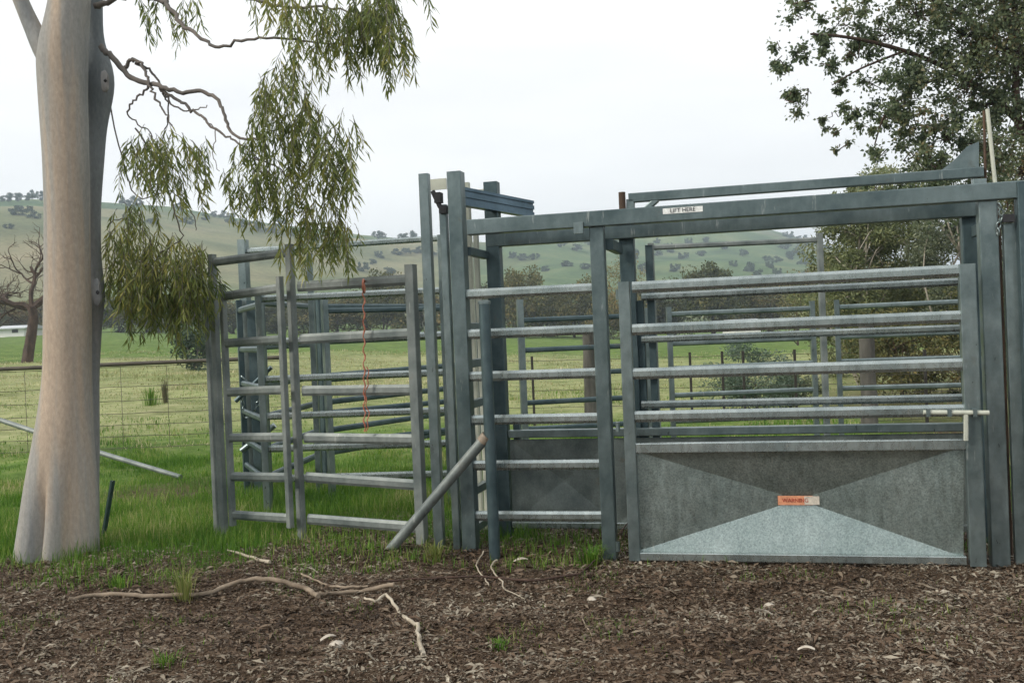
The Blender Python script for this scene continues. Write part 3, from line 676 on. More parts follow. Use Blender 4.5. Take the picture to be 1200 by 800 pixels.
front = [(-420, 88, 122, .2), (-200, 74, 112, .1), (-80, 66, 108, .05), (0, 57, 106, 0), (30, 50, 104, 0), (60, 42, 103, 0), (120, 46, 103, 0), (180, 50, 104, 0), (240, 52, 105, 0), (340, 52, 106, 0), (360, 51, 107, 0), (440, 50, 107, 0), (480, 45, 109, 0), (520, 38, 111, 0), (560, 31, 113, 0), (600, 26, 114, 0), (640, 20, 114, 0), (665, 15, 114, 0), (690, 10, 116, 0)]
def lob(th, z):
    k = float(1 - ss(.1, 1.3, z)); k2 = float(1 - ss(.0, .8, z))
    g = .075 * k * np.cos(3 * (th - 4.1)) + .035 * k * np.cos(6 * th + 1.2)
    groove = -.34 * k2 * np.exp(-((th - 4.58) / .11) ** 2) - .10 * k * np.exp(-((th - 5.4) / .18) ** 2)
    return .955 + g + groove + .008 * np.sin(7 * th + z * 3) + .01 * np.sin(3 * th + z * 5)
V1, F1 = ring_tube(interp_rows(front, 110), 0, lobes=lob)
npmesh('trunk', V1, F1, M['trunk'], tree, True)
back = [(-420, 128, 150, .3), (-200, 110, 136, .25), (0, 95, 120, .1), (50, 93, 120, .08), (75, 93, 130, .06), (100, 92, 134, .06), (118, 93, 131, .06), (150, 94, 124, .06), (240, 95, 118, .05), (310, 95, 118, .04), (335, 95, 122, .04), (350, 95, 123, .04), (368, 95, 119, .04), (400, 94, 118, .02), (440, 91, 116, 0), (520, 84, 116, -.06), (600, 78, 115, -.10), (690, 72, 113, -.12)]
V2, F2 = ring_tube(interp_rows(back, 110), .24, lobes=lambda th, z: 1 + .03 * np.sin(2 * th + z * 4) + .02 * np.sin(5 * th - z * 7))
npmesh('second_stem', V2, F2, M['stem2'], tree, True)
# knots and burls
for px, py, yo, r1, r2 in ((130, 98, .06, .022, .07), (121, 343, .05, .022, .09)):
    c = at(px, py, TY + .08 + yo); th = np.linspace(0, 2 * math.pi, 18, endpoint=False)
    VV = []
    for k, (s_, q_) in enumerate(((1.0, -.015), (1.15, .005), (.8, .02), (.5, .016), (.3, -.02))):
        for a in th: VV.append((c.x + q_ * 1.2 - .02, c.y - .06 + math.cos(a) * r1 * s_, c.z + math.sin(a) * r2 * s_))
    mb = MB(); mb.v = [Vector(v) for v in VV]
    for i_ in range(4):
        for j_ in range(18): k_ = (j_ + 1) % 18; mb.f.append((i_ * 18 + j_, i_ * 18 + k_, (i_ + 1) * 18 + k_, (i_ + 1) * 18 + j_))
    mb.f.append(tuple(72 + i_ for i_ in range(18))); kn = mb.build('knot', M['stem2'], tree, angle=80)
    MB().tube([Vector((c.x - .012, c.y - .07, c.z - r2 * .35)), Vector((c.x - .008, c.y - .078, c.z)), Vector((c.x - .012, c.y - .07, c.z + r2 * .35))], [.004, .013, .004], 10).build('hollow_shade', M['black'], kn)  # solid black sliver stands in for the shade inside the knot's slit
# left fork
P_ = smoothpts([at(66, 85, TY), at(50, 58, TY - .02), at(38, 32, TY), at(24, 0, TY), at(-5, -70, TY), at(-60, -220, TY + .2)], 5)
MB().tube(P_, list(np.linspace(.075, .035, len(P_))), 20).build('fork', M['trunk'], tree)
BR = MB()
def limb(pts, r0, r1, Y0, Y1):
    n = len(pts); P_ = smoothpts([at(x, y, Y0 + (Y1 - Y0) * k / (n - 1)) for k, (x, y) in enumerate(pts)], 5)
    BR.tube([p + Vector((random.gauss(0, .006), 0, random.gauss(0, .006))) for p in P_], list(np.linspace(r0 * .72, r1 * .72, len(P_))), 8, True, .2); return P_
limb([(118, 56), (128, 63), (150, 88), (172, 98), (190, 102), (213, 108), (240, 108), (258, 122), (266, 145), (278, 160), (300, 162), (320, 153)], .030, .009, TY + .1, TY - .3)
limb([(146, 82), (150, 74), (157, 71), (166, 75), (171, 85), (176, 100), (184, 118), (192, 130), (200, 146)], .020, .007, TY + .05, TY - .1)
limb([(158, 73), (172, 79), (184, 92), (192, 108), (197, 130), (195, 150)], .014, .006, TY + .02, TY + .1)
limb([(174, 101), (165, 112), (152, 123), (152, 137), (170, 150), (182, 165)], .012, .005, TY, TY + .1)
limb([(188, 104), (205, 115), (225, 128), (240, 140), (262, 158), (280, 168), (300, 185), (310, 210)], .017, .006, TY, TY - .3)
limb([(192, 110), (205, 125), (222, 130), (243, 123)], .011, .005, TY, TY - .1)
limb([(240, 140), (252, 155), (250, 180), (256, 200)], .006, .003, TY, TY - .2)
limb([(112, 8), (126, 3), (150, -4), (186, 0), (200, 10), (214, 30), (235, 43), (257, 55), (290, 47), (330, 45), (370, 50), (410, 52)], .030, .006, TY + .1, TY - .5)
limb([(150, -4), (200, -6), (290, -2), (320, 6), (350, 10), (380, 8), (420, 16)], .022, .008, TY, TY - .4)
limb([(400, -60), (410, -20), (420, 20), (430, 60)], .016, .005, TY - .4, TY - .4)
limb([(112, -60), (200, -90), (320, -95), (400, -60)], .04, .018, TY + .1, TY - .4)
limb([(160, 150), (190, 200), (205, 250), (212, 280), (190, 295), (178, 310)], .009, .005, TY + .1, TY + .2)
limb([(118, 60), (140, 170), (160, 230), (200, 225), (225, 250), (230, 270)], .008, .004, TY + .4, TY + .2)
limb([(125, 268), (135, 258), (160, 262), (180, 290)], .006, .003, TY + .3, TY + .2)
limb([(300, 185), (330, 200), (350, 230), (370, 260), (385, 285)], .008, .003, TY - .3, TY - .2)
BR.build('branches', M['limb'], tree)
TW = MB(); LP, LD, LL, LW = [], [], [], []
def droop(cx, cy, rx, ry, Y, n, dz=.35, tl=(.16, .38), bias=0.0):
    for _ in range(int(n * .80)):
        d = ball(1)[0]; p = at(cx + d[0] * rx, cy + d[2] * ry, Y + d[1] * dz)
        L = random.uniform(*tl); k = int(L / .017); sw = Vector((random.gauss(bias, .25), random.gauss(0, .25), 0)); q = p.copy(); pts = [q.copy()]
        for j_ in range(k):
            f_ = j_ / k; q = q + (Vector((sw.x * (1 - f_) * 1.2, sw.y * (1 - f_), -.35 - f_)).normalized() * .017); 
            if j_ % 4 == 0: pts.append(q.copy())
            a = random.uniform(0, 6.28); 
            LP.append(tuple(q)); LD.append((math.cos(a) * .45 + sw.x * .5, math.sin(a) * .45 + sw.y * .5, -1 + random.uniform(-.1, .5))); LL.append(random.uniform(.06, .12)); LW.append(random.uniform(.009, .016))
        if len(pts) > 2: TW.tube(pts, .002, 3, False)
for a in ((195, 160, 45, 18, TY, 26), (175, 175, 34, 22, TY + .1, 22), (225, 170, 26, 22, TY, 16), (205, 200, 34, 18, TY, 18), (165, 165, 20, 10, TY, 8),
          (350, 60, 34, 22, TY - .3, 24), (335, 110, 48, 36, TY - .3, 52), (365, 150, 48, 40, TY - .3, 62), (320, 165, 44, 34, TY - .3, 46), (300, 200, 34, 24, TY - .2, 30), (275, 200, 20, 18, TY - .2, 13), (385, 185, 28, 26, TY - .3, 22), (400, 150, 22, 30, TY - .4, 14),
          (395, 5, 40, 16, TY - .5, 40), (440, 5, 38, 22, TY - .5, 56), (455, 35, 24, 24, TY - .5, 28), (415, 45, 18, 18, TY - .5, 12), (345, 0, 30, 12, TY - .5, 20), (455, -30, 40, 20, TY - .5, 30), (330, -30, 50, 12, TY - .5, 22),
          (350, 215, 34, 20, TY - .2, 22), (375, 245, 30, 20, TY - .2, 26), (395, 262, 22, 14, TY - .2, 20), (345, 262, 16, 10, TY - .2, 12),
          (160, 240, 30, 12, TY + .3, 18), (150, 278, 32, 22, TY + .3, 44), (200, 285, 34, 20, TY + .3, 34), (232, 295, 18, 18, TY + .3, 22), (160, 315, 36, 22, TY + .3, 70), (205, 315, 34, 18, TY + .3, 56), (238, 318, 14, 14, TY + .35, 14), (175, 338, 38, 12, TY + .3, 36), (218, 338, 24, 12, TY + .4, 22), (195, 355, 28, 8, TY + .4, 10),
          (215, -4, 34, 5, TY, 10), (170, -5, 22, 4, TY, 6)):
    droop(*a)
V_, F_ = leafs(np.array(LP), np.array(LD), LL, LW, .10)
crown = npmesh('crown', V_, F_, M['gumleaf'], tree); TW.build('twigs', M['limb'], crown, smooth=False)

# ==================================================================== generic trees
def make_tree(name, label, group, pos, h, rx, ry, z0, nclump, nleaf, ls, leafm, barkm, seed, limbs=True, trunk_r=None, csize=.38, lw=.5, lean=0, shell=.55):
    global rng; rng_old = rng; rng = np.random.default_rng(seed); random.seed(seed)
    root = empty(name, pos, label, 'tree' if 'shrub' not in name else 'shrub', group); pos = Vector(pos)
    zc = h * (1 + z0) / 2; rz = h * (1 - z0) / 2
    d = unit(rng.normal(size=(nclump, 3))) * (shell + (1 - shell) * rng.random((nclump, 1))) ; d *= (.75 + .35 * rng.random((nclump, 1)))
    C = d * np.array([rx, ry, rz]) + np.array([lean * h * .3, 0, zc])
    LPp = []; LDd = []
    cs = csize * min(rx, rz)
    per = nleaf // nclump
    for c in C:
        s = cs * rng.uniform(.6, 1.25); p = ball(per) * np.array([s, s, s * .7]) + c; LPp.append(p); LDd.append((p - c) * .8 / s + rng.normal(size=p.shape) * .7 + np.array([0, 0, -.25]))
    P_ = np.vstack(LPp); D_ = np.vstack(LDd); n = len(P_)
    P_[:, 2] = np.maximum(P_[:, 2], .05)
    L_ = ls * rng.uniform(.6, 1.3, n); V_, F_ = leafs(P_, D_, L_, L_ * lw, .1)
    npmesh('crown', V_ + np.array(pos), F_, leafm, root)
    if barkm:
        mb = MB(); tr = trunk_r or h * (.013 if h < 9 and ls < .12 else .03); top = Vector((lean * h * .3, 0, zc))
        P1 = smoothpts([Vector((0, 0, -.3)), Vector((random.uniform(-.04, .04) * h, 0, h * max(z0, .1))), top + Vector((0, 0, rz * .3))], 4); mb.tube([p + pos for p in P1], list(np.linspace(tr, tr * .25, len(P1))), 8, True, .1)
        mb.build('trunk', barkm, root)
        if limbs:
            lb_ = MB()
            for c in C[:limbs if not isinstance(limbs, bool) else 14]:
                k = random.randint(2, len(P1) - 2); a = P1[k]; c = Vector(c); m_ = a.lerp(c, .5) + Vector((random.gauss(0, .06), random.gauss(0, .06), random.gauss(.02, .05))) * h
                q = smoothpts([a, m_, c], 4); lb_.tube([p + pos for p in q], list(np.linspace(tr * .4, tr * .1, len(q))), 6)
            lb_.build('limbs', barkm, root)
    rng = rng_old; return root
def copy_thing(src, loc, scale=1, rz=0, label=None, sx=None):
    r = src.copy(); link(r); r.location = loc; s = scale; r.scale = (sx or s, sx or s, s); r.rotation_euler = (0, 0, rz)
    if label: r['label'] = label
    for ch in src.children:
        c = ch.copy(); link(c); c.parent = r; c.matrix_parent_inverse = Matrix.Identity(4)
        for g_ in ch.children: d_ = g_.copy(); link(d_); d_.parent = c
    return r

# big eucalyptus over the right end
RY = 12.0
rb = at(1285, 470, 12.6); rb.z = gh(rb.x, rb.y)
rtree = empty('eucalyptus_tree', rb, 'big dark round-leaved eucalyptus overhanging the right end of the race', 'tree')
RB = MB(); tops_ = at(1262, 120, 12.6)
MB().tube(smoothpts([rb - Z * .3, rb.lerp(tops_, .5) + Vector((.08, 0, 0)), tops_, at(1225, -120, 12.4), at(1190, -300, 12.4)], 5), list(np.linspace(.30, .07, 21)), 16, True, .06).build('trunk', M['redlimb'], rtree)
def rl(pts, r0, r1, Y0, Y1):
    n = len(pts); P_ = smoothpts([at(x, y, Y0 + (Y1 - Y0) * k / (n - 1)) for k, (x, y) in enumerate(pts)], 4); RB.tube(P_, list(np.linspace(r0, r1, len(P_))), 7, True, .1)
rl([(1258, 150), (1225, 110), (1195, 60), (1180, 20), (1165, -40), (1140, -120)], .09, .03, 12.6, 12.2)
rl([(1262, 180), (1215, 160), (1170, 120), (1120, 85), (1060, 60), (1000, 45), (950, 40)], .06, .012, 12.6, 11.7)
rl([(1225, 110), (1180, 60), (1130, 20), (1060, -10), (980, -5), (930, 5)], .05, .012, 12.5, 11.8)
rl([(1120, 85), (1080, 100), (1040, 130), (1025, 170)], .025, .008, 12.1, 12.0)
rl([(1170, 120), (1130, 130), (1100, 150), (1090, 185)], .025, .008, 12.3, 12.0)
rl([(1060, 60), (1010, 80), (975, 100)], .018, .006, 12.0, 11.8)
rl([(1195, 160), (1190, 100), (1192, 40), (1185, -10)], .05, .03, 12.0, 12.0)
RB.build('limbs', M['redlimb'], rtree)
PP, DD = [], []; RT = MB()
def rclump(cx, cy, r, n, Y=12.0, dz=.6):
    c = at(cx, cy, Y); s = r / F * Y
    k = max(2, n // 70)
    for _ in range(k):
        q = ball(1)[0] * np.array([s, dz, s]) * .8 + np.array(c); sr = s * rng.uniform(.25, .6); m_ = int(n * 1.35) // k
        RT.tube([Vector(c) + Vector(rng.normal(0, .04, 3)), Vector((np.array(c) + q) / 2) + Vector(rng.normal(0, .05, 3)), Vector(q)], [.007, .005, .003], 4, False)
        p = unit(rng.normal(size=(m_, 3))) * np.abs(rng.normal(0, .55, (m_, 1))) * sr + q; PP.append(p); DD.append((p - q) / sr + rng.normal(size=p.shape) * .6 + [0, 0, -.5])
for a in ((985, 90, 18, 160), (1000, 130, 20, 200), (960, 40, 22, 200), (930, 115, 18, 160), (990, 170, 12, 70), (1070, 215, 22, 220), (1030, 215, 16, 120), (935, 15, 26, 300), (915, 60, 14, 130), (920, 85, 18, 190), (940, 60, 20, 220), (950, 110, 26, 330), (975, 135, 14, 120), (980, 145, 10, 70), (965, 70, 22, 160), (985, 25, 34, 420), (1000, 65, 32, 330), (1020, 100, 34, 330), (1010, 10, 30, 300), (1040, 40, 40, 800), (1045, 140, 34, 450), (1035, 180, 22, 200), (1060, 185, 26, 260),
          (1080, 80, 45, 1300), (1075, 20, 45, 1300), (1130, 40, 55, 2200), (1130, 100, 50, 1600), (1180, 60, 55, 2200), (1190, 130, 50, 1500), (1110, 160, 40, 900), (1160, 175, 44, 1200), (1070, 150, 34, 700), (1095, 200, 40, 900), (1150, 215, 44, 1000), (1125, 250, 40, 700), (1060, 120, 40, 700), (1195, 200, 46, 1400), (1050, 235, 26, 260), (1010, 150, 16, 130), (1230, 90, 60, 1500), (1190, 10, 60, 1800), (1240, 180, 50, 900), (1130, -30, 60, 1500), (1050, -35, 50, 900), (1215, -50, 70, 1500), (970, -30, 34, 300), (1240, 20, 60, 900), (1150, -110, 80, 1200), (1230, -160, 90, 1200)):
    rclump(*a)
PP = np.vstack(PP); DD = np.vstack(DD); n = len(PP); L_ = rng.uniform(.034, .066, n)
V_, F_ = leafs(PP, DD, L_, L_ * .62, .1); rcrown = npmesh('crown', V_, F_, M['bluegum'], rtree); RT.build('twigs', M['redlimb'], rcrown, smooth=False)

# wattle and gum thicket behind the right end
def bush(label, px, pyt, pyb_Y, half_px, leafm, barkm, seed, n=9000, ls=.09, z0=.05, nc=60, csize=.3, lean=0, name='gum_sapling', limbs=14, lw=.4, tr=None):
    Y_ = pyb_Y; q = at(px, 440, Y_); g = gh(q.x, q.y); q.z = g; h = hY(px, pyt, Y_) - g; rx = half_px / F * Y_
    return make_tree(name, label, None, q, h, rx, rx, z0, nc, n, ls, M[leafm], M[barkm], seed, limbs, tr, csize, lw, lean)
bush('pale olive young gum with thin bare limbs, right of the far gate frame', 1008, 205, 20, 60, 'olive', 'pale', 101, 16000, .085)
bush('olive gum thicket directly behind the right third of the lintel', 1072, 158, 21, 74, 'olive', 'pale', 102, 24000, .085)
bush('grey-green gum leaning behind the gate latch end of the race', 1128, 165, 18.5, 62, 'greygreen', 'pale', 103, 22000, .075)
bush('broad olive gum beyond the right edge post', 1195, 130, 20, 78, 'olive', 'redlimb', 104, 24000, .085)
bush('bushy dark gum right outside the frame behind the end post', 1275, 150, 19, 75, 'greygreen', 'redlimb', 105, 9000, .09)
bush('low yellowish wattle under the pale olive young gum', 985, 295, 24, 46, 'olive', 'pale', 106, 11000, .09, 0)
bush('low brownish scrub behind the rusty netting fence', 1060, 345, 17, 70, 'midtree', 'redlimb', 107, 8000, .08, 0, 60)
bush('low dark scrub behind the gate stile at the right', 1150, 330, 17, 60, 'midtree', 'redlimb', 108, 8000, .08, 0, 60)
# saltbush in the middle of the far yard
q = gp(885, 452); q = at(885, 452, 15.5); q.z = gh(q.x, q.y)
make_tree('saltbush_shrub', 'rounded grey-green saltbush growing behind the far yard panel', None, q, hY(885, 395, 15.5) - q.z, .75, .6, 0, 40, 6500, .06, M['shrub'], M['limb'], 120, True, .02, .4, .35)
q = at(928, 452, 16.2); q.z = gh(q.x, q.y)
make_tree('saltbush_shrub', 'smaller saltbush to the right of the rounded grey-green saltbush', None, q, .62, .5, .5, 0, 25, 2200, .075, M['greygreen'], M['limb'], 121, True, .02, .4, .35)

# dead tree at the left
db = at(31, 436, 42.0); db.z = gh(db.x, db.y)
dead = empty('dead_tree', db, 'dark leafless tree with twisted branches standing in the paddock at the far left', 'tree')
dm = MB(); dl = MB()
def dpt(x, y, dy=0): return at(x, y, 42 + dy)
tp_ = [db - Z * .3, dpt(32, 425), dpt(36, 395), dpt(39, 372), dpt(37, 360)]; dm.tube(smoothpts(tp_, 4), list(np.linspace(.26, .17, 17)), 10, True, .15); dm.build('trunk', M['deadwood'], dead)
def grow(p, d, L, r, dep):
    q = p; pts = [p]; dd = d.copy()
    for k in range(5):
        dd = (dd + Vector((random.gauss(0, .28), random.gauss(0, .28), random.gauss(.02, .22)))).normalized(); q = q + dd * L / 5; pts.append(q)
    dl.tube(pts, list(np.linspace(r, r * .55, 6)), 5)
    if dep > 0:
        for k in range(3 if dep > 1 else 4):
            a = pts[random.randint(2, 5)]; grow(a, (dd + Vector((random.gauss(0, .7), random.gauss(0, .6), random.gauss(.05, .5)))).normalized(), L * .68, r * .55, dep - 1)
random.seed(5)
for x, y, r_ in ((20, 350, .13), (46, 330, .13), (30, 320, .11), (5, 362, .10), (60, 350, .10)):
    s_ = dpt(37, 362); e_ = dpt(x, y); grow(s_, (e_ - s_).normalized(), 1.9, r_, 4)
dl.build('limbs', M['deadwood'], dead)

# treeline beyond the paddock, each tree its own
protos = {}
def proto(kind, seed, leafm, h, rx, z0, nc, nl, ls, name, label, group):
    r_ = make_tree(name, label, group, (0, 0, 0), h, rx, rx, z0, nc, nl, ls, M[leafm], M['deadwood'], seed, 6, None, .42, .7); protos[kind] = [r_, h, rx, False]; return r_
gl = 'trees along the far edge of the paddock'
proto('mt0', 201, 'midtree', 6.5, 3.2, .06, 46, 8000, .26, 'paddock_tree', '', gl); proto('mt1', 202, 'midtree', 7.0, 3.0, .08, 42, 7500, .26, 'paddock_tree', '', gl); proto('mt2', 203, 'midtree', 5.5, 3.5, .04, 44, 7500, .26, 'paddock_tree', '', gl)
proto('bare', 204, 'midtree', 6.5, 2.8, .2, 40, 2400, .22, 'paddock_tree', '', gl)
def put(kind, px, pyt, Y_, half, label):
    src, h, rx, used = protos[kind]; q = at(px, 400, Y_); g = gh(q.x, q.y); hh_ = hY(px, pyt, Y_) - g; s = hh_ / h; sx = half / F * Y_ / rx
    if not used: src.location = (q.x, q.y, g - .1); src.scale = (sx, sx, s); src['label'] = label; src['group'] = gl; protos[kind][3] = True; src.rotation_euler = (0, 0, random.random() * 6); return src
    o = copy_thing(src, (q.x, q.y, g - .1), s, random.random() * 6, label, sx); return o
specs = [('mt2', -20, 352, 115, 36), ('mt0', 12, 350, 120, 30), ('mt1', 45, 346, 120, 34), ('mt2', 75, 350, 118, 30), ('mt0', 110, 340, 120, 36), ('mt1', 140, 344, 118, 34), ('mt0', 172, 345, 120, 34), ('mt2', 205, 352, 118, 36), ('mt1', 240, 340, 118, 36),
         ('mt0', 275, 348, 118, 34), ('mt2', 305, 352, 118, 36), ('mt0', 335, 350, 118, 34), ('mt1', 365, 343, 115, 34), ('mt0', 398, 347, 112, 36), ('mt1', 430, 335, 112, 34), ('mt0', 452, 310, 108, 30), ('mt2', 480, 342, 112, 34), ('mt1', 510, 338, 112, 30), ('mt0', 545, 340, 108, 36), ('mt1', 575, 330, 108, 30),
         ('mt0', 612, 305, 104, 34), ('mt2', 645, 338, 110, 34), ('mt0', 672, 328, 104, 28), ('mt1', 700, 320, 104, 24), ('bare', 735, 302, 96, 24), ('mt2', 712, 345, 100, 30), ('mt0', 760, 328, 104, 30), ('mt1', 792, 325, 104, 26), ('mt0', 834, 299, 98, 36), ('mt2', 868, 335, 104, 30), ('mt1', 900, 322, 104, 30), ('bare', 935, 330, 60, 24), ('mt0', 955, 305, 96, 34), ('mt2', 985, 300, 90, 34), ('mt1', 1030, 300, 90, 40), ('mt0', 1090, 295, 88, 44), ('mt2', 1150, 300, 88, 44), ('mt1', 1210, 290, 88, 44)]
lm_ = {-20: 'outside the left frame edge', 12: 'behind the dead tree', 45: 'just left of the gum trunk', 75: 'hidden behind the gum trunk', 110: 'right against the gum trunk', 140: 'behind the lower hanging leaves', 172: 'under the middle of the hanging leaves', 205: 'left of the leftmost yard post', 240: 'straight behind the leftmost yard post', 275: 'behind the narrow gate', 305: 'between the narrow gate stiles', 335: 'behind the tall frame post', 365: 'left of the orange strap', 398: 'just left of the strap', 430: 'behind the orange strap', 452: 'tallest one right of the strap', 480: 'behind the panel end post', 510: 'behind the slide gate guide post', 545: 'behind the tall race post', 575: 'behind the pipe post', 612: 'tall rounded olive one seen through the fixed rails', 645: 'low one right of the tall rounded olive tree', 672: 'left of the gate post, olive-topped', 700: 'behind the gate post', 735: 'thin reddish half-bare one beside the gate hinge', 712: 'low one left of the gate hinge', 760: 'left part of the sheeted gate view', 792: 'left of the tall olive tree in the gate view', 834: 'tall dome-shaped olive one in the gate view', 868: 'low one right of the dome-shaped olive tree', 900: 'below the wooded end of the far hill', 935: 'half-bare pale one in the gate view', 955: 'behind the far frame post', 985: 'behind the yellowish wattle', 1030: 'behind the young gum', 1090: 'behind the gum thicket', 1150: 'behind the gate latch end', 1210: 'behind the right edge post'}
for k, px, pt, Y_, hf in specs: put(k, px, pt, Y_, hf, 'paddock-edge tree ' + lm_[px])
# dark shrub near the left yard post
q = at(232, 420, 34); q.z = gh(q.x, q.y); make_tree('paddock_shrub', 'dusky blue-green shrub in the paddock behind the leftmost yard post', None, q, hY(232, 378, 34) - q.z, .85, .8, 0, 30, 2500, .13, M['fartree'], M['limb'], 210, True, .04, .45, .5)
# hill trees
hg = 'small far trees dotted over the hills'
proto('h0', 301, 'fartree', 8, 5, .2, 16, 1300, .8, 'hill_tree', '', hg); proto('h1', 302, 'fartree', 8, 4, .25, 11, 1000, .75, 'hill_tree', '', hg); proto('h2', 303, 'fartree', 6, 6, .02, 18, 1400, .8, 'hill_tree', '', hg)
def hill(px, py, hpx, wpx, label, kind=None):
    global gl
    kind = kind or random.choice(['h0', 'h1', 'h2']); src, h, rx, used = protos[kind]
    q = gp(px, py); D_ = q.y; s = hpx / F * D_ / h; sx = wpx / 2 / F * D_ / rx
    if not used: src.location = (q.x, q.y, q.z - .4); src.scale = (sx, sx, s); src['label'] = label; src['group'] = hg; protos[kind][3] = True; return src
    return copy_thing(src, (q.x, q.y, q.z - .4), s, random.random() * 6, label, sx)
random.seed(12)
L1 = 'small dark tree on the skyline of the left hill'; L2 = 'small dark tree or bush on the slope of the left hill'; L3 = 'small haze-blued tree on the slope of the right hill'; L4 = 'small tree on the skyline of the right hill'
for px in (-30, 4, 12, 22, 34, 38, 47, 142, 150, 157, 164, 210, 252, 262, 272, 330, 442, 448, 470, 476, 484): 
    y_ = float(np.interp(px, [a for a, b in _ridge], [b for a, b in _ridge])); hill(px, y_ + 2.0, random.uniform(8, 15), random.uniform(9, 15), L1, random.choice(['h0', 'h1']))
for a in ((22, 252, 12, 26), (40, 256, 10, 16), (30, 248, 8, 18), (285, 266, 10, 16), (300, 270, 12, 22), (322, 273, 12, 20), (345, 276, 10, 18), (270, 262, 8, 14), (240, 258, 8, 14), (425, 318, 12, 16), (436, 310, 8, 12), (445, 302, 9, 14), (470, 298, 8, 26), (490, 296, 8, 20), (505, 300, 8, 16), (520, 298, 8, 16), (455, 322, 10, 20), (370, 282, 8, 14), (150, 258, 8, 14), (180, 262, 8, 18), (220, 262, 9, 18), (60, 262, 8, 12), (10, 268, 8, 12)): hill(*a, L2)
for a in ((600, 302, 8, 12), (613, 305, 9, 16), (627, 304, 9, 12), (634, 281, 7, 12), (658, 290, 11, 13), (675, 294, 9, 16), (690, 287, 10, 10), (665, 312, 8, 20), (685, 315, 8, 18), (640, 318, 8, 14), (745, 306, 16, 14), (755, 320, 14, 16), (770, 300, 8, 14), (785, 296, 12, 14), (800, 303, 8, 16), (808, 287, 9, 12), (822, 300, 8, 12), (828, 284, 8, 12), (790, 318, 10, 16), (870, 300, 9, 14), (878, 318, 12, 18), (890, 328, 14, 16), (903, 314, 9, 12), (910, 308, 9, 14), (899, 306, 8, 10), (912, 322, 9, 14), (918, 330, 9, 14), (925, 305, 12, 14), (935, 300, 12, 18), (945, 312, 12, 18), (920, 292, 8, 14), (940, 290, 8, 16), (860, 312, 8, 12), (850, 292, 7, 12), (950, 326, 12, 20), (770, 285, 7, 10), (720, 285, 7, 10), (890, 345, 12, 26), (860, 345, 10, 20), (930, 340, 12, 26)): hill(*a, L3)
for px in (772, 800, 868, 880, 890, 925, 940, 955, 970, 985, 1000):
    y_ = float(np.interp(px, [a for a, b in _ridge], [b for a, b in _ridge])); hill(px, y_ + 1.5, random.uniform(5, 9), random.uniform(10, 18), L4)
# farm sheds far off
def shed(name, label, px, py, Y_, wpx, hpx):
    q = at(px, py, Y_); g = gh(q.x, q.y); ww = wpx / F * Y_; hh = hpx / F * Y_; r_ = empty(name, (q.x, q.y, q.z - hh), label, 'shed'); c = Vector((q.x, q.y, q.z - hh))
    MB().box(c + Z * (hh * .3 - .5), (ww / 2, 0, 0), (0, 2.5, 0), (0, 0, hh * .3 + .5)).build('wall', M['whitewall'], r_, smooth=False)
    rf = MB(); x = ww / 2 + .3; z0_ = hh * .6
    rf.v = [c + Vector(v) for v in ((-x, -2.8, z0_), (x, -2.8, z0_), (x, 0, hh), (-x, 0, hh), (-x, 2.8, z0_), (x, 2.8, z0_), (-x, -2.8, z0_ - .1), (x, -2.8, z0_ - .1), (x, 2.8, z0_ - .1), (-x, 2.8, z0_ - .1))]
    rf.f = [(0, 1, 2, 3), (3, 2, 5, 4), (6, 7, 1, 0), (9, 4, 5, 8), (0, 3, 4, 9, 6), (1, 7, 8, 5, 2), (6, 9, 8, 7)]; rf.build('roof', M['tinroof'], r_, smooth=False)
    MB().box(c + Vector((ww * .2, -2.52, hh * .2)), (ww * .1, 0, 0), (0, .04, 0), (0, 0, hh * .2)).build('door', M['darkpost'], r_, smooth=False); return r_
shed('farm_shed', 'low pale-roofed shed beyond the yards in the gate view', 868, 374, 92, 30, 6); shed('farm_shed', 'low white shed behind the dead tree at the far left', 24, 381, 108, 34, 9)

# ==================================================================== ground cover
# litter
random.seed(3); rng = np.random.default_rng(33)
n = 340000
u = rng.random(n); yy = 3.3 + (8.2 - 3.3) * u ** .9; xx = (rng.random(n) * 2 - 1) * (yy * .62 + .45)
keep = rng.random(n) < np.clip(litter_mask(xx, yy) * 1.1 + .04, 0, 1) * np.clip(.45 + 1.1 * fbm(xx * 1.3, yy * 1.3, 55), 0, 1)
xx, yy = xx[keep], yy[keep]; n = len(xx); zz = gz(xx, yy) + rng.random(n) * .014
a = rng.random(n) * 6.283; D_ = np.stack([np.cos(a), np.sin(a), rng.normal(0, .16, n)], 1)
L_ = rng.choice([.011, .019, .032, .065], n, p=[.48, .32, .15, .05]) * rng.uniform(.7, 1.3, n); W_ = np.clip(L_ * rng.uniform(.12, .6, n), .0025, .016)
S_ = np.stack([-np.sin(a), np.cos(a), rng.normal(0, .35, n)], 1); N_ = np.array([0, 0, 1.0])
P_ = np.stack([xx, yy, zz], 1); mid = P_ + D_ * L_[:, None] * .5 + N_ * (L_ * rng.uniform(-.02, .22, n))[:, None]
V_ = np.stack([P_, mid + S_ * W_[:, None] / 2, P_ + D_ * L_[:, None], mid - S_ * W_[:, None] / 2], 1).reshape(-1, 3)
tag(npmesh('leaf_litter', V_, np.arange(n * 4).reshape(-1, 4), M['litter'], None, False), kind='stuff')
